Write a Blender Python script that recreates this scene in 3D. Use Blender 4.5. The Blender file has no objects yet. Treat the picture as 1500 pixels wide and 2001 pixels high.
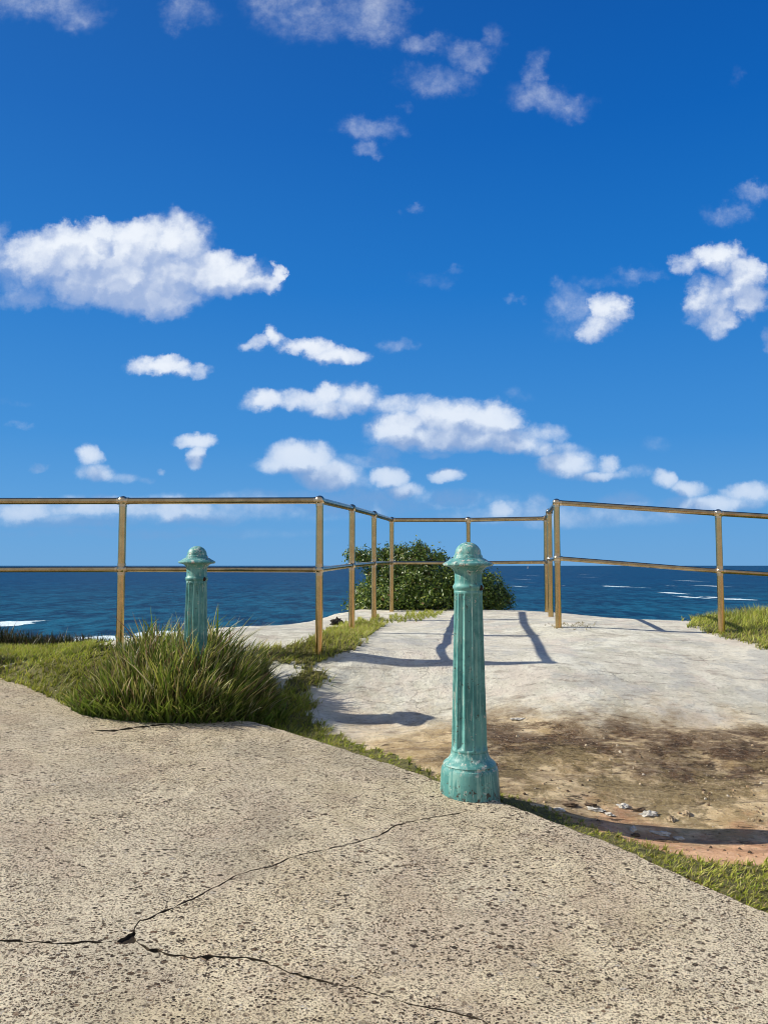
import bpy, bmesh, math, random
import numpy as np
from mathutils import Vector, noise as mnoise
from mathutils.geometry import delaunay_2d_cdt

random.seed(7); RNG = np.random.default_rng(7)
SC = bpy.context.scene
COL = SC.collection
CAMZ = 1.25
F = 1503.0
PITCH = math.atan((1105.0 - 1000.5) / F)
SEA_Z = -14.0
SUN_AZ = math.radians(4.5)      # the sun stands left of the view, this much towards the sea
SUN_EL = math.radians(35.3)
SUN_DIR = Vector((-math.cos(SUN_AZ) * math.cos(SUN_EL), math.sin(SUN_AZ) * math.cos(SUN_EL), math.sin(SUN_EL)))

# ------------------------------------------------------------------ helpers
def link(o, parent=None):
    COL.objects.link(o)
    if parent is not None:
        o.parent = parent
    return o

def tag(o, label=None, cat=None, group=None, kind=None):
    if label: o['label'] = label
    if cat: o['category'] = cat
    if group: o['group'] = group
    if kind: o['kind'] = kind
    return o

def empty(name, loc=(0, 0, 0)):
    o = bpy.data.objects.new(name, None)
    o.location = loc
    o.empty_display_size = 0.1
    return link(o)

def mesh_obj(name, verts, faces, mat, parent=None, smooth=True, sharp=0):
    me = bpy.data.meshes.new(name)
    me.from_pydata([tuple(v) for v in verts], [], faces)
    me.update()
    if smooth:
        me.polygons.foreach_set('use_smooth', [True] * len(me.polygons))
    if sharp: me.set_sharp_from_angle(angle=math.radians(sharp))
    me.materials.append(mat)
    return link(bpy.data.objects.new(name, me), parent)

def bm_obj(name, bm, mat, parent=None, smooth=True):
    me = bpy.data.meshes.new(name)
    bm.normal_update()
    bm.to_mesh(me); bm.free()
    if smooth:
        me.polygons.foreach_set('use_smooth', [True] * len(me.polygons))
    me.materials.append(mat)
    return link(bpy.data.objects.new(name, me), parent)

def pix_dir(px, py):
    u = (px - 750.0) / F; v = (1000.5 - py) / F
    c, s = math.cos(PITCH), math.sin(PITCH)
    return (u, c - s * v, s + c * v)

def project(x, y, z):
    c, s = math.cos(PITCH), math.sin(PITCH)
    zz = z - CAMZ
    d = y * c + zz * s
    up = -y * s + zz * c
    return 750.0 + F * x / d, 1000.5 - F * up / d

def in_poly(x, y, poly):
    x = np.asarray(x, float); y = np.asarray(y, float)
    inside = np.zeros(x.shape, bool)
    n = len(poly)
    for i in range(n):
        x1, y1 = poly[i]; x2, y2 = poly[(i + 1) % n]
        cond = ((y1 > y) != (y2 > y))
        with np.errstate(divide='ignore', invalid='ignore'):
            xi = (x2 - x1) * (y - y1) / (y2 - y1 + 1e-12) + x1
        inside ^= cond & (x < xi)
    return inside

def dist_poly(x, y, poly, closed=True):
    x = np.asarray(x, float); y = np.asarray(y, float)
    d = np.full(x.shape, 1e9)
    n = len(poly)
    for i in range(n if closed else n - 1):
        x1, y1 = poly[i]; x2, y2 = poly[(i + 1) % n]
        dx, dy = x2 - x1, y2 - y1
        t = np.clip(((x - x1) * dx + (y - y1) * dy) / (dx * dx + dy * dy + 1e-12), 0, 1)
        d = np.minimum(d, np.hypot(x - x1 - t * dx, y - y1 - t * dy))
    return d

def fbm(x, y, s, oct=4, seed=0.0):
    out = np.empty(np.shape(x)); fx = np.ravel(x); fy = np.ravel(y); o = out.ravel()
    for i in range(fx.size):
        o[i] = mnoise.fractal(Vector((fx[i] * s + seed, fy[i] * s - seed, seed * .37)), 0.9, 2.1, oct)
    return o.reshape(np.shape(x))

def smooth01(t):
    t = np.clip(t, 0, 1)
    return t * t * (3 - 2 * t)

# ------------------------------------------------------------------ node helper
class NT:
    def __init__(self, nt):
        self.nt = nt; nt.nodes.clear()
    def n(self, typ, **kw):
        nd = self.nt.nodes.new(typ)
        ins = kw.pop('ins', {})
        for k, v in kw.items(): setattr(nd, k, v)
        for k, v in ins.items():
            s = nd.inputs[k]
            if isinstance(v, bpy.types.NodeSocket): self.nt.links.new(v, s)
            else: s.default_value = v
        return nd
    def math(self, op, a, b=0.0, c=0.0, clamp=False):
        return self.n('ShaderNodeMath', operation=op, use_clamp=clamp, ins={0: a, 1: b, 2: c}).outputs[0]
    def vmath(self, op, a, b=(0, 0, 0), c=(0, 0, 0)):
        nd = self.n('ShaderNodeVectorMath', operation=op, ins={0: a, 1: b})
        if op == 'MULTIPLY_ADD':
            s = nd.inputs[2]
            if isinstance(c, bpy.types.NodeSocket): self.nt.links.new(c, s)
            else: s.default_value = c
        return nd.outputs['Value'] if op in ('DOT_PRODUCT', 'LENGTH', 'DISTANCE') else nd.outputs[0]
    def noise(self, vec, scale, detail=4, rough=.55, dist=0.0):
        return self.n('ShaderNodeTexNoise', ins={'Vector': vec, 'Scale': scale, 'Detail': detail, 'Roughness': rough, 'Distortion': dist}).outputs['Fac']
    def noisec(self, vec, scale, detail=3, rough=.55):
        return self.n('ShaderNodeTexNoise', ins={'Vector': vec, 'Scale': scale, 'Detail': detail, 'Roughness': rough}).outputs['Color']
    def ss(self, v, a, b, lo=0.0, hi=1.0):
        return self.n('ShaderNodeMapRange', interpolation_type='SMOOTHSTEP', ins={'Value': v, 'From Min': a, 'From Max': b, 'To Min': lo, 'To Max': hi}).outputs[0]
    def mix(self, f, a, b, mode='MIX'):
        nd = self.n('ShaderNodeMix', data_type='RGBA', blend_type=mode)
        for s, v in ((nd.inputs[0], f), (nd.inputs[6], a), (nd.inputs[7], b)):
            if isinstance(v, bpy.types.NodeSocket): self.nt.links.new(v, s)
            else: s.default_value = (tuple(v) + (1,) if isinstance(v, tuple) and len(v) == 3 else v)
        return nd.outputs[2]
    def ramp(self, f, stops):
        nd = self.n('ShaderNodeValToRGB', ins={0: f})
        e = nd.color_ramp.elements
        while len(e) < len(stops): e.new(0.5)
        for el, (p, c) in zip(e, stops):
            el.position = p; el.color = tuple(c) + (1,)
        return nd.outputs[0]
    def bump(self, h, strength, dist, normal=None):
        nd = self.n('ShaderNodeBump', ins={'Height': h, 'Strength': strength, 'Distance': dist})
        if normal is not None: self.nt.links.new(normal, nd.inputs['Normal'])
        return nd.outputs[0]
    def map(self, vec, scale=(1, 1, 1), loc=(0, 0, 0), rot=(0, 0, 0)):
        return self.n('ShaderNodeMapping', ins={'Vector': vec, 'Location': loc, 'Rotation': rot, 'Scale': scale}).outputs[0]
    def out(self, shader):
        o = self.n('ShaderNodeOutputMaterial'); self.nt.links.new(shader, o.inputs['Surface'])

def mat(name):
    m = bpy.data.materials.new(name); m.use_nodes = True
    return m, NT(m.node_tree)

def principled(t, color, rough=.8, metal=0.0, normal=None, spec=.5, coat=0.0):
    b = t.n('ShaderNodeBsdfPrincipled')
    for k, v in (('Base Color', color), ('Roughness', rough), ('Metallic', metal), ('Specular IOR Level', spec), ('Coat Weight', coat), ('Normal', normal)):
        if v is None: continue
        if isinstance(v, bpy.types.NodeSocket): t.nt.links.new(v, b.inputs[k])
        else: b.inputs[k].default_value = tuple(v) + (1,) if k == 'Base Color' else v
    return b.outputs[0]

# ------------------------------------------------------------------ materials
def m_concrete():
    m, t = mat('exposed_aggregate_concrete')
    P = t.n('ShaderNodeTexCoord').outputs['Object']
    warp = t.vmath('MULTIPLY_ADD', t.noisec(P, 150, 2), (.006, .006, .006), P)
    big = t.noise(P, 1.1, 5, .6); mid = t.noise(P, 7, 5, .65); fine = t.noise(P, 130, 4, .7); sand = t.noise(P, 480, 3, .7)
    base = t.mix(t.ss(mid, .38, .62), (.63, .53, .345), (.80, .69, .475))
    base = t.mix(t.math('MULTIPLY', t.ss(big, .42, .6), .6), base, (.70, .62, .46))
    base = t.mix(t.math('MULTIPLY', t.ss(t.noise(t.vmath('ADD', P, (5, 3, 0)), 3.0, 4), .52, .62), .4), base, (.52, .40, .29))
    base = t.mix(t.math('MULTIPLY', t.ss(t.noise(t.vmath('ADD', P, (1, 6, 0)), 2.1, 4), .53, .63), .35), base, (.38, .34, .25))
    base = t.mix(t.ss(fine, .38, .52), t.mix(.42, base, (.26, .21, .14)), base)
    base = t.mix(t.math('MULTIPLY', t.ss(sand, .54, .66), .45), base, (.78, .70, .56))
    col = base
    H = t.math('ADD', t.math('MULTIPLY', fine, .5), t.math('MULTIPLY', sand, .25))
    for sc, off, dens, r0, r1, k in ((40, (0, 0, 0), .26, .10, .48, 1.0), (72, (3.1, 7.7, 0), .62, .10, .48, 1.0), (118, (9.3, 1.7, 0), .78, .16, .52, 1.0), (210, (2.3, 4.1, 0), .6, .2, .55, .75)):
        V = t.map(warp, (1.0, 1.35, 1.0), off, (0, 0, sc * .013))
        vo = t.n('ShaderNodeTexVoronoi', voronoi_dimensions='2D', ins={'Vector': V, 'Scale': sc, 'Randomness': 1.0})
        d = vo.outputs['Distance']; rc = vo.outputs['Color']
        sep = t.n('ShaderNodeSeparateColor', ins={0: rc})
        r = t.math('MULTIPLY_ADD', t.math('POWER', sep.outputs[0], 1.6), r1 - r0, r0)
        ison = t.math('GREATER_THAN', sep.outputs[1], 1 - dens)
        mask = t.math('MULTIPLY', t.ss(t.math('SUBTRACT', r, d), 0.0, .06), ison)
        clump = t.ss(t.noise(t.vmath('ADD', P, off), 7, 3, .6), .36, .56)
        mask = t.math('MULTIPLY', mask, t.math('MULTIPLY_ADD', clump, .5, .5))
        peb = t.ramp(sep.outputs[2], [(0.0, (.014, .009, .006)), (.42, (.045, .029, .016)), (.62, (.10, .072, .044)), (.7, (.22, .13, .075)), (.82, (.34, .27, .18)), (.93, (.52, .44, .33)), (1.0, (.62, .58, .5))])
        peb = t.mix(t.math('MULTIPLY', fine, .4), peb, (.10, .07, .045))
        col = t.mix(t.math('MULTIPLY', mask, k), col, peb)
        H = t.math('ADD', H, t.math('MULTIPLY', mask, -.6 * k))
    n = t.bump(H, 1.0, .006)
    t.out(principled(t, col, t.math('MULTIPLY_ADD', fine, .2, .70), 0, n, .25))
    return m

def m_rock():
    m, t = mat('weathered_sandstone')
    P = t.n('ShaderNodeTexCoord').outputs['Object']
    sep = t.n('ShaderNodeSeparateXYZ', ins={0: P}); X, Y, Z = sep.outputs
    W = t.vmath('MULTIPLY_ADD', t.noisec(P, 3.0, 4), (.10, .07, .0), P)
    streak = t.noise(t.map(W, (.8, 3.4, 1), rot=(0, 0, .16)), 3.6, 9, .72)
    streak2 = t.noise(t.map(W, (5, 17, 1), rot=(0, 0, .22)), 3.0, 6, .72)
    big = t.noise(P, .9, 4, .6); mid = t.noise(P, 5.5, 7, .72); fine = t.noise(P, 42, 6, .74); grit = t.noise(P, 200, 3, .7)
    pale = t.mix(t.ss(mid, .38, .62), (.52, .505, .41), (.74, .725, .615))
    pale = t.mix(t.math('MULTIPLY', t.ss(big, .42, .6), .5), pale, (.70, .65, .54))
    pale = t.mix(t.math('MULTIPLY', t.ss(t.noise(P, 2.6, 5, .62), .50, .62), .5), pale, (.60, .52, .45))
    pale = t.mix(t.math('MULTIPLY', t.ss(t.noise(t.vmath('ADD', P, (8, 2, 1)), 3.6, 5, .65), .50, .62), .6), pale, (.44, .445, .42))
    pale = t.mix(t.math('MULTIPLY', t.ss(streak, .54, .66), .7), pale, (.30, .26, .21))
    pale = t.mix(t.math('MULTIPLY', t.ss(streak2, .55, .68), .6), pale, (.27, .235, .19))
    pale = t.mix(t.math('MULTIPLY', t.ss(fine, .55, .68), .55), pale, (.26, .225, .18))
    # stained lower shelf of the outcrop
    wn = t.math('MULTIPLY_ADD', t.noise(P, 1.5, 6, .65), 4.0, -2.0)
    wn2 = t.math('MULTIPLY_ADD', t.noise(t.vmath('ADD', P, (3, 9, 0)), 4.0, 8, .72), 2.4, -1.2)
    Yn = t.math('ADD', t.math('ADD', Y, -.22), t.math('ADD', t.math('MULTIPLY', wn, .30), t.math('MULTIPLY', wn2, .34)))
    ochre = t.mix(t.ss(mid, .40, .60), (.42, .29, .13), (.70, .54, .31))
    ochre = t.mix(t.math('MULTIPLY', t.ss(streak, .50, .60), .75), ochre, (.20, .13, .065))
    ochre = t.mix(t.math('MULTIPLY', t.ss(fine, .52, .64), .6), ochre, (.13, .085, .045))
    ochre = t.mix(t.math('MULTIPLY', t.ss(streak2, .53, .63), .5), ochre, (.62, .50, .32))
    fo = t.math('MULTIPLY', t.ss(Yn, 4.62, 4.00), t.ss(X, -.75, .2, .35, .92))
    col = t.mix(fo, pale, ochre)
    # dark algae and lichen patch
    Xs = t.ss(t.math('ADD', X, t.math('MULTIPLY', wn2, .5)), .25, .6)
    band = t.math('MULTIPLY', t.ss(Yn, 4.46, 3.98), t.ss(Yn, 3.40, 3.75))
    patch = t.ss(t.math('ADD', t.noise(t.map(W, (1.0, 2.2, 1)), 2.6, 10, .76), t.math('MULTIPLY', t.ss(Yn, 3.3, 4.1), .06)), .455, .56)
    brown = t.mix(t.ss(fine, .40, .6), (.030, .016, .008), (.125, .070, .034))
    brown = t.mix(t.math('MULTIPLY', t.ss(mid, .50, .6), .5), brown, (.24, .17, .10))
    brown = t.mix(t.math('MULTIPLY', t.ss(streak2, .50, .6), .5), brown, (.30, .23, .16))
    col = t.mix(t.math('MULTIPLY', t.math('MULTIPLY', Xs, band), t.math('MULTIPLY', patch, .98)), col, brown)
    olive = t.mix(t.ss(fine, .42, .58), (.065, .045, .012), (.25, .19, .085))
    fol = t.math('MULTIPLY', t.math('MULTIPLY', Xs, t.math('MULTIPLY', t.ss(Yn, 4.0, 3.7), t.ss(Yn, 3.15, 3.40))), t.ss(t.noise(P, 4.2, 9, .76), .46, .54))
    col = t.mix(t.math('MULTIPLY', fol, .72), col, olive)
    pinky = t.mix(t.ss(mid, .42, .58), (.52, .27, .14), (.74, .45, .27))
    pinky = t.mix(t.math('MULTIPLY', t.ss(streak, .5, .6), .6), pinky, (.28, .15, .085))
    fp = t.math('MULTIPLY', t.ss(Yn, 3.32, 3.02), t.ss(X, .5, .9))
    col = t.mix(t.math('MULTIPLY', fp, .92), col, pinky)
    crust = t.math('MULTIPLY', t.ss(t.noise(t.map(W, (2.0, 7, 1)), 3.0, 10, .78), .58, .63), t.ss(Y, 4.9, 3.9, .30, 1))
    col = t.mix(t.math('MULTIPLY', crust, .9), col, (.050, .034, .022))
    # hairline fissures, long ones running across
    fv = t.n('ShaderNodeTexVoronoi', feature='DISTANCE_TO_EDGE', voronoi_dimensions='2D', ins={'Vector': t.map(t.vmath('MULTIPLY_ADD', t.noisec(P, 5, 6, .7), (.22, .16, 0), P), (.8, 2.3, 1), rot=(0, 0, .1)), 'Scale': 1.15}).outputs['Distance']
    fis = t.math('MULTIPLY', t.ss(fv, .008, .002), t.ss(t.noise(t.vmath('ADD', P, (4, 4, 4)), 1.9, 3), .46, .54))
    col = t.mix(t.math('MULTIPLY', fis, .3), col, (.10, .08, .06))
    col = t.mix(t.math('MULTIPLY', t.ss(grit, .54, .68), .25), col, (.82, .78, .68))
    col = t.mix(t.ss(Z, -.6, -2.5), col, (.30, .23, .15))
    H = t.math('ADD', t.math('MULTIPLY', streak, 1.0), t.math('ADD', t.math('MULTIPLY', streak2, .25), t.math('MULTIPLY', mid, .9)))
    H = t.math('ADD', H, t.math('ADD', t.math('MULTIPLY', fis, -.15), t.math('MULTIPLY', crust, -.15)))
    n = t.bump(H, .9, .022)
    n2 = t.bump(t.math('ADD', t.math('MULTIPLY', fine, 1.0), t.math('MULTIPLY', grit, .3)), .9, .008, n)
    t.out(principled(t, col, .9, 0, n2, .2))
    return m

def m_grass(name, transl=.35):
    m, t = mat(name)
    c = t.n('ShaderNodeAttribute', attribute_name='tint').outputs['Color']
    p = principled(t, c, .5, 0, None, .35)
    tr = t.n('ShaderNodeBsdfTranslucent', ins={'Color': c}).outputs[0]
    mx = t.n('ShaderNodeMixShader', ins={0: transl, 1: p, 2: tr}).outputs[0]
    t.out(mx)
    return m

def m_leaf():
    m, t = mat('glossy_shrub_leaf')
    c = t.n('ShaderNodeAttribute', attribute_name='tint').outputs['Color']
    p = principled(t, c, .38, 0, None, .55)
    tr = t.n('ShaderNodeBsdfTranslucent', ins={'Color': c}).outputs[0]
    t.out(t.n('ShaderNodeMixShader', ins={0: .25, 1: p, 2: tr}).outputs[0])
    return m

def m_bark():
    m, t = mat('shrub_bark')
    P = t.n('ShaderNodeTexCoord').outputs['Object']
    f = t.noise(P, 60, 5)
    t.out(principled(t, t.mix(f, (.06, .045, .03), (.16, .12, .08)), .85, 0, t.bump(f, .6, .004)))
    return m

def m_paint(seed):
    m, t = mat('weathered_teal_paint')
    P0 = t.n('ShaderNodeTexCoord').outputs['Object']
    P = t.vmath('ADD', P0, (seed, seed * 1.7, 0))
    Z = t.n('ShaderNodeSeparateXYZ', ins={0: P0}).outputs[2]
    col = t.mix(t.ss(t.noise(P, 9, 5, .65), .40, .60), (.062, .225, .215), (.130, .345, .320))
    run = t.noise(t.map(P, (34, 34, 3)), 1.6, 5, .65)
    col = t.mix(t.math('MULTIPLY', t.ss(run, .50, .62), .6), col, (.27, .48, .42))
    # chalky, flaking top coat: thickest on cap, foot moulding and ridges
    fl = t.noise(t.map(P, (1, 1, .8)), 34, 9, .76)
    capz = t.math('MAXIMUM', t.ss(Z, .96, 1.05), t.math('MULTIPLY', t.ss(Z, .14, .18), t.ss(Z, .27, .21)))
    thr = t.math('MULTIPLY_ADD', capz, -.065, .615)
    fm = t.ss(t.math('SUBTRACT', fl, thr), 0.0, .02)
    col = t.mix(t.math('MULTIPLY', fm, .85), col, t.mix(t.ss(t.noise(P, 40, 3), .4, .6), (.52, .64, .57), (.62, .52, .45)))
    pk = t.ss(t.noise(t.map(P, (70, 70, 9)), 1.0, 8, .75), .59, .63)
    col = t.mix(t.math('MULTIPLY', pk, .65), col, (.50, .55, .48))
    # rust pits, more of them near the foot
    rz = t.ss(Z, .16, .02)
    rn = t.noise(P, 48, 7, .74)
    rm = t.ss(t.math('ADD', rn, t.math('MULTIPLY', rz, .10)), .61, .635)
    rust = t.mix(t.noise(P, 120, 3), (.022, .028, .025), (.09, .045, .025))
    col = t.mix(t.math('MULTIPLY', rm, .92), col, rust)
    H = t.math('ADD', t.math('MULTIPLY', fm, .5), t.math('ADD', t.math('MULTIPLY', rm, -.8), t.math('ADD', t.math('MULTIPLY', t.noise(P, 45, 6, .65), .8), t.math('MULTIPLY', run, .7))))
    t.out(principled(t, col, t.math('MULTIPLY_ADD', fm, .3, .45), 0, t.bump(H, .45, .003), .4))
    return m

def m_metal(name, col, rough, dull):
    m, t = mat(name)
    P = t.n('ShaderNodeTexCoord').outputs['Object']
    n1 = t.noise(P, 14, 5, .65); n2 = t.noise(P, 130, 4, .7)
    c = t.mix(t.ss(n1, .35, .7), col, dull)
    c = t.mix(t.math('MULTIPLY', t.ss(n2, .56, .7), .07), c, tuple(x * .5 for x in dull))
    r = t.math('MULTIPLY_ADD', n1, .22, rough - .1)
    t.out(principled(t, c, r, 1.0, t.bump(n1, .08, .001), .5))
    return m

def m_plain(name, col, rough=.8, var=.35, scale=20, bump=.005):
    m, t = mat(name)
    P = t.n('ShaderNodeTexCoord').outputs['Object']
    f = t.noise(P, scale, 6, .65)
    c = t.mix(t.ss(f, .3, .7), tuple(x * (1 - var) for x in col), col)
    t.out(principled(t, c, rough, 0, t.bump(f, .7, bump), .3))
    return m

def m_sea():
    m, t = mat('sea_water')
    P = t.n('ShaderNodeTexCoord').outputs['Object']
    sep = t.n('ShaderNodeSeparateXYZ', ins={0: P}); X, Y, Z = sep.outputs
    R = t.vmath('LENGTH', P)
    near = t.ss(R, 900, 90)
    swell = t.noise(t.map(P, (1, .55, 1), rot=(0, 0, .12)), .05, 5, .62)
    chop = t.noise(t.map(P, (1, .42, 1), rot=(0, 0, -.06)), .20, 7, .72)
    rip = t.noise(P, 2.2, 4, .7)
    patch = t.noise(t.map(P, (1, .6, 1)), .004, 4, .6)
    deep = t.mix(near, (.0012, .026, .075), (.0008, .020, .050))
    lite = t.mix(near, (.003, .055, .125), (.009, .100, .165))
    mix = t.math('ADD', t.math('MULTIPLY', t.ss(chop, .46, .56), .66), t.math('MULTIPLY', t.ss(swell, .44, .57), .34))
    col = t.mix(mix, deep, lite)
    col = t.mix(t.math('MULTIPLY', t.ss(patch, .5, .65), .45), col, (.003, .032, .08))
    # foam: wind streaks in chosen places, broken by noise
    fo = None
    spots = SEA_FOAM
    wp = t.vmath('MULTIPLY_ADD', t.noisec(P, .05, 5, .65), (26, 26, 0), t.vmath('ADD', P, (-13, -13, 0)))
    for (cx, cy, rx, ry, rot, s) in spots:
        ca, sa = math.cos(rot), math.sin(rot)
        q = t.n('ShaderNodeMapping', vector_type='TEXTURE', ins={'Vector': wp, 'Location': (cx, cy, SEA_Z), 'Rotation': (0, 0, rot), 'Scale': (rx, ry, 1e3)}).outputs[0]
        d = t.vmath('LENGTH', q)
        v = t.ss(d, 1.0, .25, 0.0, s)
        fo = v if fo is None else t.math('MAXIMUM', fo, v)
    fn = t.noise(t.map(P, (1, 1.4, 1)), .22, 8, .75)
    foam = t.ss(t.math('ADD', t.math('MULTIPLY', fo, .42), fn), .68, .86)
    foam = t.math('MULTIPLY', foam, t.ss(fo, .02, .25))
    caps = t.math('MULTIPLY', t.ss(t.noise(t.map(P, (1, 2.4, 1), rot=(0, 0, .3)), .10, 7, .72), .705, .75), t.ss(t.noise(P, .006, 3), .45, .6))
    foam = t.math('MAXIMUM', foam, t.math('MULTIPLY', caps, .6))
    col = t.mix(foam, col, (.62, .74, .78))
    H = t.math('ADD', t.math('MULTIPLY', swell, 4.0), t.math('ADD', t.math('MULTIPLY', chop, 1.0), t.math('MULTIPLY', rip, .12)))
    n = t.bump(H, .55, 1.0)
    t.out(principled(t, col, t.math('MULTIPLY_ADD', foam, .5, .42), 0, n, t.math('MULTIPLY_ADD', foam, -.01, .035)))
    return m

# ------------------------------------------------------------------ terrain
PATH_EDGE_PX = [(0, 1325), (60, 1342), (130, 1375), (200, 1398), (300, 1408), (420, 1402), (500, 1412), (600, 1441), (700, 1474), (800, 1506),
                (860, 1529), (920, 1552), (985, 1570), (1100, 1613), (1200, 1652), (1300, 1697), (1400, 1742), (1500, 1786)]
def path_z(x, y):
    x = np.asarray(x, float); y = np.asarray(y, float)
    yy = np.where(y < 1.0, 1.0 + (y - 1.0) * .35, y)
    xx = 4.0 * np.tanh(x / 4.0)
    return CAMZ - .95 + .09 * (yy - 3.4) - .03 * xx + .012 * np.sin(x * 1.3 + 1.0) * np.cos(y * 1.1)

def hit(px, py, zf):
    d = pix_dir(px, py)
    t = .5; prev = None
    while t < 60:
        x, y, z = d[0] * t, d[1] * t, CAMZ + d[2] * t
        if z < float(zf(x, y)):
            lo, hi = t - .05, t
            for _ in range(20):
                m_ = (lo + hi) / 2
                if CAMZ + d[2] * m_ < float(zf(d[0] * m_, d[1] * m_)): hi = m_
                else: lo = m_
            return d[0] * hi, d[1] * hi
        t += .05
    return d[0] * t, d[1] * t

edge_world = [hit(px, py, path_z) for px, py in PATH_EDGE_PX]
e0, e1 = edge_world[0], edge_world[-1]
PATH_POLY = [(-30, 4.2), (-12, 4.6), (-7, 4.95), (-4, 5.02)] + edge_world + [(e1[0] + .9, e1[1] - 1.0), (e1[0] + 2.2, e1[1] - 2.4), (5, -4), (7, -9), (9, -30), (-30, -30)]

CTRL = [  # x, y, height over the camera plane
    (.37, 3.55, -1.03), (.84, 3.34, -1.095), (1.1, 3.3, -1.135), (1.45, 3.25, -1.15), (.9, 2.95, -1.10), (1.4, 2.85, -1.15), (2.0, 2.6, -1.16), (3, 2.6, -1.15), (1.7, 3.65, -1.08), (.9, 3.75, -1.03), (2.4, 3.8, -1.05),
    (1.1, 5.0, -.65), (1.0, 4.4, -.88), (.2, 4.5, -.90), (-.3, 4.55, -.905), (.1, 4.15, -.94), (-.2, 5.1, -.62), (.4, 5.1, -.64), (2.1, 4.4, -.91), (2.0, 5.1, -.70), (3, 5.2, -.69), (3.2, 4.4, -.93),
    (-.43, 5.2, -.588), (-.26, 6.32, -.547), (-.09, 7.31, -.52), (.08, 8.36, -.5), (.91, 8.3, -.49), (.5, 6.3, -.55), (1.5, 6.44, -.515), (1.1, 5.6, -.60), (1.2, 6.2, -.565), (.45, 5.7, -.585), (.15, 4.75, -.86), (-.25, 4.8, -.845), (.55, 4.7, -.83),
    (1.62, 7.55, -.5), (1.74, 8.26, -.495), (2.73, 6.27, -.55), (2.6, 7.4, -.52), (3.3, 6.3, -.50), (4.5, 5.8, -.46), (3.0, 8.2, -.62), (5.5, 4.4, -.75),
    (.3, 9.6, -.52), (1.4, 9.6, -.54), (-.4, 8.8, -.49), (-1.1, 6.9, -.51), (-1.4, 6.2, -.50),
    (-1.78, 5.24, -.53), (-3.1, 5.24, -.56), (-5, 5.2, -.58), (-2.0, 6.0, -.60), (-3.5, 5.9, -.64), (-6, 5.6, -.62), (-1.1, 5.2, -.565),
    (-1.2, 4.7, -.82), (-.75, 4.5, -.89), (-1.8, 4.75, -.74), (-2.5, 5.12, -.66), (-.6, 4.95, -.70), (-12, 5.2, -.75), (12, 5, -.5), (10, 0, -1.1), (14, -8, -1.2), (5.5, -1, -1.25)]
for (x, y) in [(-3, 3), (-1.5, 4), (0, 3), (0, 1), (-4, 4), (-10, 2), (1.5, 1.5), (3, 0), (-5, -5), (3, -8), (0, -12), (-10, -10)]:
    CTRL.append((x, y, float(path_z(x, y)) - CAMZ - .09))
CT = np.array(CTRL)
def _tps_fit(c):
    n = len(c)
    r = np.hypot(c[:, None, 0] - c[None, :, 0], c[:, None, 1] - c[None, :, 1])
    K = np.where(r > 0, r * r * np.log(r + 1e-12), 0) + np.eye(n) * .02
    Pm = np.c_[np.ones(n), c[:, :2]]
    A = np.block([[K, Pm], [Pm.T, np.zeros((3, 3))]])
    return np.linalg.solve(A, np.r_[c[:, 2], np.zeros(3)])
_w = _tps_fit(CT)
def tps(x, y):
    x = np.asarray(x, float); y = np.asarray(y, float)
    z = _w[-3] + _w[-2] * x + _w[-1] * y
    for (cx, cy, _), w in zip(CTRL, _w[:-3]):
        r2 = (x - cx) ** 2 + (y - cy) ** 2 + 1e-12
        z = z + w * .5 * r2 * np.log(r2)
    return np.clip(z, -1.6, -.38)

LAND = [(-80, 2), (-30, 4.6), (-12, 5.6), (-6, 6.15), (-3.6, 6.2), (-2.6, 6.1), (-1.9, 6.0), (-1.45, 6.25), (-1.2, 6.75), (-.85, 7.5), (-.62, 8.4), (-.5, 9.1), (.1, 9.9), (1.2, 10.2),
        (2.2, 9.6), (2.9, 8.6), (3.6, 7.8), (5.2, 7.6), (9, 7.2), (20, 7), (50, 5), (80, 0), (80, -80), (-80, -80)]
def ground_base(x, y):
    x = np.asarray(x, float); y = np.asarray(y, float)
    z = CAMZ + tps(x, y)
    inp = in_poly(x, y, PATH_POLY)
    dp = dist_poly(x, y, PATH_POLY)
    cap = path_z(x, y) - .035
    z = np.where(inp, np.minimum(z, cap - np.minimum(dp * .3, .06)), np.minimum(z, cap + .015 + 1.2 * dp))
    ins = in_poly(x, y, LAND)
    dl = dist_poly(x, y, LAND)
    z = z - np.where(ins, .06 * smooth01(1 - dl / .35), .06)
    t = smooth01(np.where(ins, 0, dl) / 2.2)
    return z * (1 - t) + (SEA_Z - 2.5) * t - np.where(ins, 0, np.minimum(dl, 2) * .15)

def axis(lo, hi, a, b, step, g=1.22):
    v = list(np.arange(a, b + 1e-6, step))
    s = step; p = b
    while p < hi:
        s *= g; p += s; v.append(p)
    s = step; p = a; pre = []
    while p > lo:
        s *= g; p -= s; pre.append(p)
    return np.array(pre[::-1] + v)
gx = axis(-60, 60, -3.4, 3.9, .04); gy = axis(-60, 25, 2.3, 10.2, .045)
GX, GY = np.meshgrid(gx, gy)
GZ = ground_base(GX, GY)
core = (GX > -4) & (GX < 5) & (GY > 2.2) & (GY < 11)
rough = np.zeros_like(GZ)
rx_, ry_ = GX[core], GY[core]
rough[core] = .015 * fbm(rx_, ry_ * 1.4, .9, 3, 3.1) + .008 * fbm(rx_ * .8, ry_ * 2.2, 3.2, 5, 8.2)
_pd = dist_poly(GX, GY, PATH_POLY)
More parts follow.
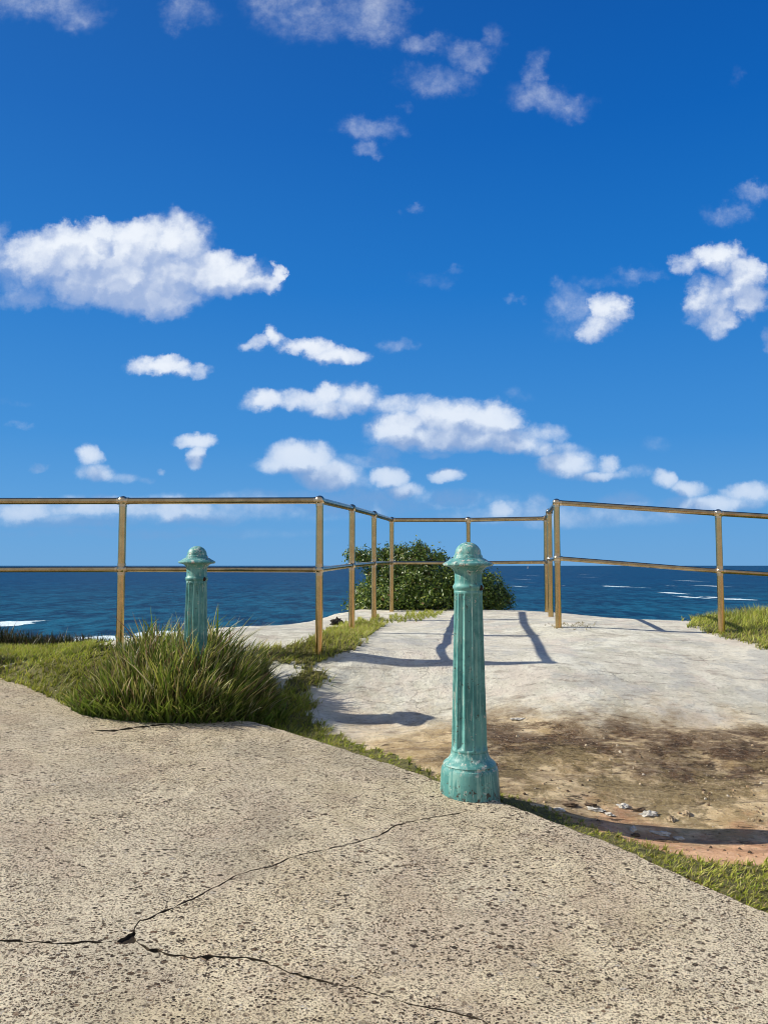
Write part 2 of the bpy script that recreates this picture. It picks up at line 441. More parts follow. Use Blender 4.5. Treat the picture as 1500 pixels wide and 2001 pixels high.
# thin eroded ledges crossing the lower shelf
ph = GY * 1.0 + GX * .35 + .25 * np.sin(GX * 2.1) + rough * 9
step_ = (ph * 2.1) % 1.0
ledge = np.where(core, .016 * smooth01((step_ - .0) / .88) - .016 * smooth01((step_ - .88) / .12), 0)
fade = smooth01((_pd - .05) / .5) * (~in_poly(GX, GY, PATH_POLY))
low = smooth01((5.6 - GY) / 1.5) * .9 + .08
GZ = GZ + rough * (1 - .65 * smooth01((GY - 4.4) / .5)) * np.where(in_poly(GX, GY, PATH_POLY), 0, smooth01(_pd / .3)) + ledge * fade * low
ny, nx = GZ.shape
def ground(x, y):
    """height of the finished rock surface, read from its grid"""
    x = np.asarray(x, float); y = np.asarray(y, float)
    i = np.clip(np.searchsorted(gx, x) - 1, 0, nx - 2); j = np.clip(np.searchsorted(gy, y) - 1, 0, ny - 2)
    fx = np.clip((x - gx[i]) / (gx[i + 1] - gx[i]), 0, 1); fy = np.clip((y - gy[j]) / (gy[j + 1] - gy[j]), 0, 1)
    return (GZ[j, i] * (1 - fx) + GZ[j, i + 1] * fx) * (1 - fy) + (GZ[j + 1, i] * (1 - fx) + GZ[j + 1, i + 1] * fx) * fy
def gz(x, y): return float(ground(x, y))

verts = np.stack([GX.ravel(), GY.ravel(), GZ.ravel()], 1)
faces = [(j * nx + i, j * nx + i + 1, (j + 1) * nx + i + 1, (j + 1) * nx + i) for j in range(ny - 1) for i in range(nx - 1)]
M_ROCK = m_rock()
o = mesh_obj('rock_headland', verts.tolist(), faces, M_ROCK)
tag(o, 'pale weathered sandstone outcrop with brown stains behind the concrete path', kind='structure')

# ------------------------------------------------------------------ concrete path, really cracked
def jag(pts, step, amp, seed):
    rr = random.Random(seed); out = []
    for a, b in zip(pts[:-1], pts[1:]):
        L = math.hypot(b[0] - a[0], b[1] - a[1]); n = max(1, int(L / step))
        for k in range(n):
            t = k / n
            nxx, nyy = -(b[1] - a[1]) / L, (b[0] - a[0]) / L
            w = rr.uniform(-amp, amp) if k or out else 0
            out.append((a[0] + (b[0] - a[0]) * t + nxx * w, a[1] + (b[1] - a[1]) * t + nyy * w))
    out.append(pts[-1])
    return out
CRACKS_PX = [
    ([(-60, 1836), (0, 1838), (60, 1840), (130, 1844), (190, 1840), (236, 1838)], .0048, 1),
    ([(262, 1818), (275, 1800), (330, 1778), (385, 1752), (430, 1730), (455, 1712), (490, 1702), (530, 1692), (580, 1672), (640, 1660), (700, 1645), (745, 1632), (775, 1612), (820, 1602), (880, 1592), (920, 1584)], .0038, 2),
    ([(266, 1838), (290, 1855), (330, 1864), (380, 1872), (420, 1870), (480, 1872), (520, 1880), (548, 1893), (590, 1908), (650, 1924), (700, 1932), (745, 1945), (800, 1962), (860, 1973), (940, 1995), (1000, 2030)], .0050, 3),
    ([(186, 1427), (215, 1428), (240, 1426), (268, 1421), (300, 1418), (335, 1414)], .018, 4),
]
crack_polys = []
for pts, w, sd in CRACKS_PX:
    wp = [hit(px, py, path_z) for px, py in pts]
    c = jag(wp, .016, .0045, sd)
    rr = random.Random(sd + 50); L, R = [], []
    n = len(c)
    for k, p in enumerate(c):
        a = c[max(0, k - 1)]; b = c[min(n - 1, k + 1)]
        dx, dy = b[0] - a[0], b[1] - a[1]; l = math.hypot(dx, dy) + 1e-9
        wl = w * rr.uniform(.25, 1.35) * min(1, (min(k, n - 1 - k) + .6) / 4)
        if sd == 3 and k > n * .55: wl *= .55
        if rr.random() < .07: wl *= 1.9
        L.append((p[0] - dy / l * wl, p[1] + dx / l * wl)); R.append((p[0] + dy / l * wl * .9, p[1] - dx / l * wl * .9))
    crack_polys.append(L + R[::-1])
hole = [hit(px, py, path_z) for px, py in [(228, 1840), (236, 1834), (245, 1831), (251, 1825), (258, 1823), (263, 1818), (266, 1824), (263, 1831), (267, 1838), (262, 1844), (253, 1843), (244, 1846), (236, 1842)]]
crack_polys.append(hole)

pe = jag(PATH_POLY[3:3 + 20], .04, .006, 11)
boundary = PATH_POLY[:3] + pe + PATH_POLY[23:]
V2 = []; E2 = []
def add_loop(pts):
    s = len(V2)
    V2.extend([Vector(p) for p in pts])
    n = len(pts)
    E2.extend([(s + i, s + (i + 1) % n) for i in range(n)])
add_loop(boundary)
for cp in crack_polys: add_loop(cp)
for y in np.arange(.9, 5.2, .11):
    for x in np.arange(-3.2, 3.2, .11):
        V2.append(Vector((x + random.uniform(-.02, .02), y + random.uniform(-.02, .02))))
for y in list(np.arange(-29, .9, 1.5)):
    for x in np.arange(-29, 9, 1.5): V2.append(Vector((x, y)))
for x in np.arange(-29, -3.3, 1.0):
    for y in np.arange(1, 5, 1.0): V2.append(Vector((x, y)))
vo, eo, fo_, _, _, _ = delaunay_2d_cdt(V2, E2, [], 0, 1e-5, False)
vo = np.array([(v.x, v.y) for v in vo])
fc = np.array([[vo[i] for i in f[:3]] for f in fo_]).mean(axis=1)
keep = in_poly(fc[:, 0], fc[:, 1], boundary)
for cp in crack_polys: keep &= ~in_poly(fc[:, 0], fc[:, 1], cp)
tris = [list(f) for f, k in zip(fo_, keep) if k]
pz = path_z(vo[:, 0], vo[:, 1])
pn = len(vo)
ecount = {}
for f in tris:
    for a, b in zip(f, f[1:] + f[:1]):
        ecount.setdefault((min(a, b), max(a, b)), []).append((a, b))
top_v = [(x, y, z) for (x, y), z in zip(vo, pz)]
side_v = list(top_v); side_f = []
bot = {}
for k, l in ecount.items():
    if len(l) == 1:
        a, b = l[0]
        for q in (a, b):
            if q not in bot:
                bot[q] = pn + len(bot)
                side_v.append((vo[q][0], vo[q][1], pz[q] - .085))
        side_f.append([b, a, bot[a], bot[b]])
M_CONC = m_concrete()
me = bpy.data.meshes.new('concrete_path')
me.from_pydata(side_v, [], tris + side_f); me.update()
sm = [True] * len(tris) + [False] * len(side_f)
me.polygons.foreach_set('use_smooth', sm)
me.materials.append(M_CONC); me.materials.append(m_plain('grimy_broken_concrete', (.095, .072, .045), .95, .6, 160, .004))
me.polygons.foreach_set('material_index', [0] * len(tris) + [1] * len(side_f))
bm = bmesh.new(); bm.from_mesh(me)
bmesh.ops.delete(bm, geom=[v for v in bm.verts if not v.link_faces], context='VERTS')
bmesh.ops.split_edges(bm, edges=[e for e in bm.edges if len(e.link_faces) == 2 and abs(e.link_faces[0].normal.z - e.link_faces[1].normal.z) > .5])
bm.to_mesh(me); bm.free()
o = link(bpy.data.objects.new('concrete_path', me))
tag(o, 'tan exposed aggregate concrete path with long branching cracks', kind='structure')
# dark soil lying in the cracks
sv, sf = [], []
for cp in crack_polys[:-1]:
    n = len(cp) // 2; s = len(sv)
    for k in range(n):
        for q in (cp[k], cp[-1 - k]):
            sv.append((q[0], q[1], float(path_z(*q)) - .024 - .004 * random.random()))
    for k in range(n - 1):
        sf.append([s + 2 * k, s + 2 * k + 1, s + 2 * k + 3, s + 2 * k + 2])
s = len(sv)
for q in hole: sv.append((q[0], q[1], float(path_z(*q)) - .007))
sf.append(list(range(s, s + len(hole))))
M_SOIL = m_plain('dark_crack_soil', (.032, .022, .013), .95, .5, 120, .004)
tag(mesh_obj('soil', sv, sf, M_SOIL, smooth=False), 'dark soil filling the cracks in the concrete path', kind='stuff')

# ------------------------------------------------------------------ sea
def sea_pt(px, py):
    d = pix_dir(px, py); t = (SEA_Z - CAMZ) / d[2]
    return d[0] * t, d[1] * t
SEA_FOAM = []
for (px, py, wpx, hpx, s) in [(30, 1217, 80, 8, 2.0), (5, 1221, 60, 6, 1.8), (185, 1250, 110, 16, 1.1), (300, 1238, 110, 14, .95), (90, 1262, 70, 8, .9), (395, 1216, 60, 6, .4), (1200, 1146, 50, 3.5, .75), (1250, 1148, 25, 2, .6), (1310, 1145, 20, 2, .6),
                              (1310, 1159, 45, 4, .95), (1350, 1167, 45, 7, .8), (1390, 1167, 40, 3, .9), (1440, 1171, 60, 3, .95), (1390, 1145, 50, 4, .65), (1345, 1135, 30, 2.5, .65), (1150, 1128, 22, 2, .5), (1145, 1123, 14, 1.6, .5), (1020, 1132, 30, 3, .5), (1040, 1125, 24, 2, .5),
                              (1013, 1146, 16, 3, .7), (1030, 1138, 12, 2, .5), (1095, 1144, 12, 2.4, .5), (470, 1160, 40, 3, .25), (1160, 1175, 60, 4, .25)]:
    a = sea_pt(px, py); b = sea_pt(px, py - hpx * .5); c = sea_pt(px, py + hpx * .5); e = sea_pt(px + wpx * .5, py)
    SEA_FOAM.append((a[0], a[1], max(3, abs(e[0] - a[0]) * 1.25), max(3, abs(b[1] - c[1]) * .8), .1 if px > 200 else -.25, s))
M_SEA = m_sea()
sx = [-60000, -8000, -1500, -400, -100, 0, 100, 400, 1500, 8000, 60000]
sv = [(x, y, SEA_Z) for y in [v + 60 if abs(v) < 2000 else v for v in sx] for x in sx]
n = len(sx)
sf = [(j * n + i, j * n + i + 1, (j + 1) * n + i + 1, (j + 1) * n + i) for j in range(n - 1) for i in range(n - 1)]
tag(mesh_obj('sea', sv, sf, M_SEA, smooth=False), 'deep blue sea with thin foam streaks reaching the horizon', kind='structure')

# ------------------------------------------------------------------ tubes, lathes
def tube(bm, a, b, r, seg=20, caps=True):
    a = Vector(a); b = Vector(b); d = (b - a).normalized()
    u = d.orthogonal().normalized(); v = d.cross(u)
    ra = [bm.verts.new(a + (u * math.cos(t) + v * math.sin(t)) * r) for t in [2 * math.pi * k / seg for k in range(seg)]]
    rb = [bm.verts.new(b + (u * math.cos(t) + v * math.sin(t)) * r) for t in [2 * math.pi * k / seg for k in range(seg)]]
    for k in range(seg): bm.faces.new((ra[k], ra[(k + 1) % seg], rb[(k + 1) % seg], rb[k]))

def lathe_pts(prof, seg, rf=None):
    vs, fs = [], []
    for (r, z) in prof:
        for k in range(seg):
            a = 2 * math.pi * k / seg
            rr = r if rf is None else rf(r, z, a)
            vs.append((rr * math.cos(a), rr * math.sin(a), z))
    for j in range(len(prof) - 1):
        for k in range(seg):
            fs.append((j * seg + k, j * seg + (k + 1) % seg, (j + 1) * seg + (k + 1) % seg, (j + 1) * seg + k))
    fs.append(tuple(range((len(prof) - 1) * seg, len(prof) * seg)))
    fs.append(tuple(range(seg))[::-1])
    return vs, fs

# ------------------------------------------------------------------ metal railing (one welded run)
M_POST = m_metal('reflection_toned_steel', (.66, .475, .225), .20, (.56, .395, .18))  # steel posts: gold reflection of the ground is put into the base colour
M_RAIL = m_metal('worn_rail_steel', (.50, .39, .23), .20, (.36, .27, .155))
M_BALL = m_metal('polished_joint_steel', (.66, .53, .35), .22, (.54, .42, .26))
#            px,  Y,   z top ball, z collar (relative to the camera)
def wx(px, y): return (px - 750.0) / F * y / math.cos(PITCH) * 1.0
POSTS = [(-3.12, 5.26, .440, -.030), (None, 5.24, .440, -.026), (None, 5.20, .440, -.028), (None, 6.32, .470, 0.0), (None, 7.31, .486, .02), (None, 8.36, .495, .028),
         (None, 8.31, .492, .028), (None, 8.26, .505, .036), (None, 7.55, .527, .06), (None, 6.44, .527, .06), (None, 6.27, .425, -.045), (4.03, 6.12, .33, -.13)]
PXS = [None, 238, 624, 687.5, 730.5, 765, 915, 1067, 1074, 1088.5, 1405, None]
RP = []
for (x, y, zt, zm), px in zip(POSTS, PXS):
    if x is None:
        d = pix_dir(px, 1100); x = d[0] / d[1] * y
    RP.append((x, y, CAMZ + zt, CAMZ + zm))
rail = empty('metal_railing', (RP[2][0], RP[2][1], gz(RP[2][0], RP[2][1])))
tag(rail, 'tubular steel railing, bronze tone standing for reflected ground, with ball joints around the rock lookout', 'railing')
ox, oy, oz = rail.location
for i, (x, y, zt, zm) in enumerate(RP):
    bm = bmesh.new()
    g = gz(x, y) - .06
    tube(bm, (x - ox, y - oy, g - oz), (x - ox, y - oy, zt - oz), .0255 if i != 6 else .023, 24)
    p = bm_obj('post', bm, M_POST, rail)
    for zc, r in ((zt, .035), (zm, .0335)):
        bm = bmesh.new()
        bmesh.ops.create_uvsphere(bm, u_segments=24, v_segments=14, radius=r)
        bmesh.ops.scale(bm, vec=(1, 1, .98), verts=bm.verts)
        # short sockets where the pipes enter the ball
        tube(bm, (0, 0, -.040), (0, 0, 0 if zc == zt else .040), .0275, 24)
        nb = []
        if i > 0: nb.append(RP[i - 1])
        if i < len(RP) - 1: nb.append(RP[i + 1])
        for q in nb:
            zq = q[2] if zc == zt else q[3]
            d = Vector((q[0] - x, q[1] - y, zq - zc)).normalized()
            tube(bm, (0, 0, 0), d * .040, .0245 if zc == zt else .0205, 20)
        bmesh.ops.translate(bm, vec=(x - ox, y - oy, zc - oz), verts=bm.verts)
        bm_obj('ball_joint', bm, M_BALL, p)
for i in range(len(RP) - 1):
    a, b = RP[i], RP[i + 1]
    for idx, r, nm in ((2, .0225, 'top_rail'), (3, .0185, 'middle_rail')):
        bm = bmesh.new()
        n = 6; A = Vector((a[0], a[1], a[idx])); B = Vector((b[0], b[1], b[idx]))
        tube(bm, A - Vector((ox, oy, oz)), B - Vector((ox, oy, oz)), r, 20)
        bm_obj(nm, bm, M_RAIL, rail)

# ------------------------------------------------------------------ bollards
def bollard(name, x, y, z, label, seed, rotz, hole_az, tilt=0.0):
    mp = m_paint(seed)
    root = empty(name, (x, y, z)); root.rotation_euler = (math.radians(tilt), 0, rotz)
    tag(root, label, 'bollard', 'old cast iron bollards beside the path')
    dent = lambda r, zz, a: r * (1 + .005 * mnoise.noise(Vector((math.cos(a) * 2 + seed, math.sin(a) * 2, zz * 14))))
    def pr(pts, n=3):   # Catmull-like resample of the profile
        out = []
        for (a, b) in zip(pts[:-1], pts[1:]):
            for k in range(n): out.append((a[0] + (b[0] - a[0]) * k / n, a[1] + (b[1] - a[1]) * k / n))
        out.append(pts[-1]); return out
    base = [(.131, -.12), (.131, .0), (.129, .05), (.1265, .10), (.1235, .15), (.1225, .162), (.1195, .172), (.114, .176), (.1125, .181), (.1145, .186), (.110, .193), (.100, .200), (.091, .209), (.0845, .220), (.0805, .232), (.0795, .240)]
    vs, fs = lathe_pts(pr(base, 2), 72, dent)
    mesh_obj('base', vs, fs, mp, root, sharp=30)
    N = 12
    zb, zt = .252, .918
    def rf(r, zz, a):
        e = min(1, max(0, (zz - zb) / .022)) * min(1, max(0, (zt - zz) / .022))
        e = math.sqrt(max(0, e))
        ph = (a * N / (2 * math.pi)) % 1.0
        c = abs(ph - .5) * 2          # 0 in the middle of a flute, 1 on the fillet
        w = .80
        g = math.sqrt(max(0, 1 - (c / w) ** 2)) if c < w else 0
        return dent(r - .0130 * g * e, zz, a)
    prof = []
    k = 0
    zs = [.239, .246, .252, .256, .262, .268, .276] + list(np.linspace(.29, .88, 40)) + [.894, .902, .908, .914, .918, .924, .93]
    for zz in zs:
        tt = (zz - .24) / (.93 - .24)
        prof.append((.0785 - .0165 * tt, zz))
    vs, fs = lathe_pts(prof, 168, rf)
    mesh_obj('fluted_shaft', vs, fs, mp, root)
    neck = [(.0615, .925), (.063, .934), (.0665, .939), (.0685, .946), (.0665, .953), (.0625, .957), (.0605, .963), (.0598, .985), (.0600, .992), (.0595, 1.000)]
    vs, fs = lathe_pts(pr(neck, 2), 72, dent)
    nk = mesh_obj('neck_ring', vs, fs, mp, root)
    # open bolt hole in the neck, with its rusty rim
    bm = bmesh.new()
    bmesh.ops.create_circle(bm, cap_ends=True, segments=14, radius=.0105)
    for v in bm.verts: v.co = Vector((.0, v.co.x, v.co.y * 1.15))
    r_ = bmesh.ops.extrude_face_region(bm, geom=bm.faces[:])
    bmesh.ops.translate(bm, vec=(-.008, 0, 0), verts=[v for v in r_['geom'] if isinstance(v, bmesh.types.BMVert)])
    bmesh.ops.translate(bm, vec=(.0685, 0, 0), verts=bm.verts)
    bmesh.ops.translate(bm, vec=(0, 0, .943), verts=bm.verts)
    bmesh.ops.rotate(bm, cent=(0, 0, 0), matrix=__import__('mathutils').Matrix.Rotation(hole_az, 3, 'Z'), verts=bm.verts)
    bm_obj('bolt_hole', bm, M_RUST, root, smooth=False)
    cap = [(.0598, .998), (.0600, 1.004), (.0620, 1.010), (.0665, 1.020), (.0735, 1.028), (.082, 1.033), (.090, 1.0355), (.103, 1.037), (.108, 1.0395), (.1105, 1.044), (.1095, 1.049), (.101, 1.054), (.091, 1.059), (.083, 1.064), (.077, 1.068),
           (.0735, 1.0705), (.069, 1.0705), (.0660, 1.073), (.0645, 1.078), (.0632, 1.083), (.0605, 1.086), (.0584, 1.087)]
    for k in range(12):
        a = math.pi / 2 * k / 12
        cap.append((.0575 * math.cos(a) + .0003, 1.090 + .053 * math.sin(a)))
    vs, fs = lathe_pts(pr(cap, 2), 80, dent)
    mesh_obj('cap', vs, fs, mp, root, sharp=28)
    return root
M_RUST = m_plain('dark_rust', (.05, .022, .012), .9, .5, 90, .002)
d = pix_dir(914, 1100)
BX, BY = d[0] / d[1] * 3.4, 3.4
bollard('cast_iron_bollard', BX, BY, CAMZ - 1.04, 'large teal fluted bollard in front, with peeling domed cap and rust pitted foot', 1.3, .16, math.radians(-48))
d = pix_dir(385, 1100)
B2X, B2Y = d[0] / d[1] * 4.68, 4.68
bollard('cast_iron_bollard', B2X, B2Y, CAMZ - 1.025, 'smaller looking teal bollard whose foot is hidden in the tall grass clump', 6.1, .5, math.radians(-62))

# ------------------------------------------------------------------ blades
def add_color(me, cols):
    at = me.color_attributes.new('tint', 'FLOAT_COLOR', 'POINT')
    c = np.ones((len(cols), 4), np.float32); c[:, :3] = cols
    at.data.foreach_set('color', c.ravel())

def blades(name, P, H, W, LX, LY, C0, C1, material, parent=None, n=3, fold=1.0):
    """P Nx3 roots, H heights, W widths, LX/LY lean (fraction of height at the tip), C0/C1 root and tip colours"""
    N = len(P)
    ang = RNG.uniform(0, math.pi, N)
    side = np.stack([np.cos(ang), np.sin(ang), np.zeros(N)], 1)
    vs = np.empty((N, 2 * n + 1, 3)); cs = np.empty((N, 2 * n + 1, 3))
    for k in range(n):
        t = k / n
        w = W * (1 - .75 * t ** 1.6)
        c = P + np.stack([LX * H * t ** fold_p(fold), LY * H * t ** fold_p(fold), H * (t - .18 * t * t * np.hypot(LX, LY))], 1)
        vs[:, 2 * k] = c - side * (w * .5)[:, None]; vs[:, 2 * k + 1] = c + side * (w * .5)[:, None]
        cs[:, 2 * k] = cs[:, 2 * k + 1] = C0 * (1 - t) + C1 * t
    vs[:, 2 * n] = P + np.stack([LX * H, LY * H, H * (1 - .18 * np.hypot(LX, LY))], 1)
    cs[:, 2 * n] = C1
    m_ = 2 * n + 1
    base = (np.arange(N) * m_)
    quads = np.concatenate([np.stack([base + 2 * k, base + 2 * k + 1, base + 2 * k + 3, base + 2 * k + 2], 1) for k in range(n - 1)])
    tr = np.stack([base + 2 * n - 2, base + 2 * n - 1, base + 2 * n], 1)
    me = bpy.data.meshes.new(name)
    me.vertices.add(N * m_); me.vertices.foreach_set('co', vs.astype(np.float32).ravel())
    nq, nt_ = len(quads), len(tr)
    me.loops.add(nq * 4 + nt_ * 3)
    me.loops.foreach_set('vertex_index', np.concatenate([quads.ravel(), tr.ravel()]).astype(np.int32))
    me.polygons.add(nq + nt_)
    me.polygons.foreach_set('loop_start', np.concatenate([np.arange(nq) * 4, nq * 4 + np.arange(nt_) * 3]).astype(np.int32))
    me.polygons.foreach_set('loop_total', np.concatenate([np.full(nq, 4), np.full(nt_, 3)]).astype(np.int32))
    me.update(calc_edges=True); me.validate()
    add_color(me, cs.reshape(-1, 3))
    me.materials.append(material)
    return link(bpy.data.objects.new(name, me), parent)
def fold_p(f): return 1.0 + f

def pick(pal, N, wts):
    idx = RNG.choice(len(pal), N, p=np.array(wts) / sum(wts))
    return np.array(pal)[idx] * RNG.uniform(.75, 1.25, (N, 1))

M_GRASS = m_grass('short_grass'); M_TALL = m_grass('tall_grass', .32); M_LEAF = m_leaf(); M_BARK = m_bark()

def field(name, polys, box, dens, hfun, label, pal, wts, tips, twts, lean=(.25, 0), wid=(.003, .006), noise_cut=None, clumps=True):
    x0, x1, y0, y1 = box
    N = int((x1 - x0) * (y1 - y0) * dens)
    x = RNG.uniform(x0, x1, N); y = RNG.uniform(y0, y1, N)
    if clumps:   # gather blades into small tufts
        cell = .045
        cx = np.floor(x / cell); cy = np.floor(y / cell)
        hsh = np.sin(cx * 127.1 + cy * 311.7) * 43758.5453; hsh = hsh - np.floor(hsh)
        hs2 = np.sin(cx * 269.5 + cy * 183.3) * 43758.5453; hs2 = hs2 - np.floor(hs2)
        tx = (cx + hsh) * cell; ty = (cy + hs2) * cell
        k = RNG.uniform(.0, .75, N)
        x = x * (1 - k) + tx * k; y = y * (1 - k) + ty * k
    z = ground(x, y)
    px, py = project(x, y, z)
    ok = np.zeros(N, bool)
    jx = 7 * np.sin(px * .13 + py * .31) + 5 * np.sin(px * .41 - py * .17); jy = 2.5 * np.sin(px * .19) + 2 * np.sin(px * .53 + 1)
    for pl in polys: ok |= in_poly(px + jx, py + jy, pl)
    inp = in_poly(x, y, PATH_POLY); dpt = dist_poly(x, y, PATH_POLY)
    ok &= (~inp) | (dpt < .025)
    ok &= in_poly(x, y, LAND) | (dist_poly(x, y, LAND) < .35)
    x, y, z = x[ok], y[ok], z[ok]
    z = np.where(inp[ok], np.maximum(z, path_z(x, y) - .005), z)
    if noise_cut is not None:
        f = fbm(x, y, 3.5, 3, 4.4)
        ok = f > noise_cut + RNG.uniform(-.15, .15, len(x)); x, y, z = x[ok], y[ok], z[ok]
    N = len(x)
    patchn = fbm(x, y, 4.0, 3, 1.7)[:, None] * .5
    H = hfun(x, y) * RNG.uniform(.55, 1.2, N)
    th = RNG.uniform(0, 2 * math.pi, N); l = RNG.uniform(.15, .95, N)
    C0 = pick(pal, N, wts) * (1 + patchn); C1 = pick(tips, N, twts) * (1 + patchn)
    o = blades(name, np.stack([x, y, z - .004], 1), H, RNG.uniform(*wid, N), np.cos(th) * l + lean[0], np.sin(th) * l + lean[1], np.clip(C0, 0, 1), np.clip(C1, 0, 1), M_GRASS, None, 3, .7)
    tag(o, label, kind='stuff')
    return o

GREEN = [(.13, .20, .022), (.20, .26, .03), (.28, .30, .05), (.08, .13, .02), (.38, .34, .11), (.30, .21, .10)]
GW = [3, 3.5, 3, 1.5, 1.2, .5]
TIP = [(.28, .38, .035), (.45, .48, .06), (.55, .52, .10), (.58, .50, .22), (.38, .26, .12)]
TW = [3, 4, 3, 1.2, .4]
# ground mats under the blades, so gaps show soil and thatch
def matpatch(name, polys, box, label, col, lift=.004, step=.04, keepf=0.0):
    x0, x1, y0, y1 = box
    xs = np.arange(x0, x1, step); ys = np.arange(y0, y1, step)
    X, Y = np.meshgrid(xs, ys); Z = ground(X, Y)
    px, py = project(X, Y, Z)
    ok = np.zeros(X.shape, bool)
    jx = 7 * np.sin(px * .13 + py * .31) + 5 * np.sin(px * .41 - py * .17); jy = 2.5 * np.sin(px * .19) + 2 * np.sin(px * .53 + 1)
    for pl in polys: ok |= in_poly(px + jx, py + jy, pl)
    ok &= in_poly(X, Y, LAND)
    ok &= (~in_poly(X, Y, PATH_POLY)) | (dist_poly(X, Y, PATH_POLY) < .06)
    n_ = X.shape[1]; vid = {}; vs = []; fs = []
    def v(j, i):
        if (j, i) not in vid:
            vid[(j, i)] = len(vs); jj = (math.sin(i * 12.9 + j * 78.2) * 43758.5) % 1.0
            vs.append((X[j, i], Y[j, i], Z[j, i] + lift + .008 * jj))
        return vid[(j, i)]
    for j in range(X.shape[0] - 1):
        for i in range(n_ - 1):
            if ok[j, i] and ok[j + 1, i] and ok[j, i + 1] and ok[j + 1, i + 1]:
                fs.append((v(j, i), v(j, i + 1), v(j + 1, i + 1), v(j + 1, i)))
    return tag(mesh_obj(name, vs, fs, col), label, kind='stuff')
M_THATCH = m_plain('grass_thatch', (.16, .15, .055), .95, .6, 45, .012)

polyA = [(-900, 1235), (0, 1252), (230, 1264), (430, 1280), (505, 1300), (545, 1345), (610, 1370), (608, 1392), (560, 1405), (480, 1425), (300, 1425), (130, 1400), (0, 1345), (-900, 1330)]
polyB = [(495, 1268), (560, 1262), (620, 1245), (655, 1230), (690, 1219), (720, 1211), (745, 1208), (742, 1232), (712, 1250), (690, 1270), (640, 1288), (612, 1303), (640, 1322), (652, 1336), (620, 1345), (600, 1362), (618, 1372), (615, 1392), (570, 1400), (535, 1350), (575, 1322), (588, 1300), (500, 1296)]
polyC = [(480, 1400), (600, 1392), (620, 1405), (650, 1435), (720, 1462), (800, 1490), (850, 1515), (870, 1530), (860, 1545), (700, 1490), (600, 1455), (480, 1425)]
polyD = [(955, 1548), (1000, 1556), (1060, 1575), (1150, 1615), (1250, 1650), (1350, 1680), (1420, 1690), (1500, 1688), (1900, 1690), (2200, 1800), (2200, 2400), (1900, 2050), (1500, 1800), (1400, 1755), (1200, 1665), (1100, 1625), (950, 1570)]
polyE = [(1335, 1216), (1370, 1206), (1440, 1190), (1900, 1150), (2500, 1200), (2500, 1420), (1800, 1330), (1500, 1276), (1450, 1255), (1400, 1244), (1360, 1232)]
polyF = [(735, 1214), (770, 1206), (800, 1197), (870, 1195), (850, 1206), (800, 1214), (760, 1218)]
polyG = [(1072, 1221), (1120, 1217), (1168, 1219), (1160, 1228), (1110, 1230), (1075, 1227)]

matpatch('thatch', [polyA], (-7, 0, 4.0, 6.1), 'dry thatch and soil under the short grass left of the path', M_THATCH)
matpatch('thatch', [polyB, polyC], (-1.2, .7, 3.2, 8.4), 'dry thatch between the corner post and the grass clump', M_THATCH, step=.03)
matpatch('thatch', [polyD], (.4, 4, .8, 3.6), 'soil under the grass fringe right of the front bollard', M_THATCH, step=.03)
matpatch('thatch', [polyE], (2.2, 9, 4.5, 7.9), 'dry thatch under the grass mound behind the right end post', M_THATCH)

field('grass', [polyA], (-6.0, 0, 4.0, 6.1), 8200, lambda x, y: .042 + .018 * smooth01((x + 3.5) / 2), 'short sunlit yellow green grass left of the tall clump', GREEN, GW, TIP, TW, (.3, -.1), (.004, .008))
field('grass', [polyB], (-1.2, .2, 4.2, 8.4), 8200, lambda x, y: .05 + 0 * x, 'yellow green grass strip running along the railing posts', GREEN, [2, 3, 3, 1, 2, 1], TIP, [2, 4, 3, 2, .8], (.3, -.1), (.004, .007))
field('grass', [polyC], (-1.1, .5, 3.2, 4.8), 11000, lambda x, y: .028 + .025 * smooth01((-.1 - x) / .6), 'thin grass fringe between tall clump and front bollard', GREEN, GW, TIP, TW, (.3, -.2))
field('grass', [polyD], (.38, 3.6, .8, 3.7), 12500, lambda x, y: .020 + .016 * smooth01((x - .6) / .7), 'bright green grass fringe right of the front bollard', GREEN, [3, 4, 3, 1.5, 2, 1], TIP, [2, 4, 3, 2, 1], (.3, -.2))
def hE(x, y): return .05 + .11 * smooth01((x - 2.75) / .8)
field('grass', [polyE], (2.2, 9, 4.5, 7.9), 3400, hE, 'grass mound at the foot of the right end post', GREEN, [3, 3, 2, 2, 1.5, 1], TIP, [3, 4, 2, 1.5, .8], (.3, -.1), (.004, .007))
field('grass', [polyF], (-.15, .9, 6.4, 9.2), 5200, lambda x, y: .035 + 0 * x, 'small grass patch in front of the leafy shrub', GREEN, GW, TIP, TW, (.3, -.1))
field('grass', [polyG], (1.2, 1.9, 5.9, 6.9), 2600, lambda x, y: .018 + 0 * x, 'sparse dry grass at the foot of the right corner post', [(.22, .17, .08), (.15, .15, .05)], [2, 1], [(.35, .3, .15), (.25, .22, .1)], [1, 1], (.3, 0))

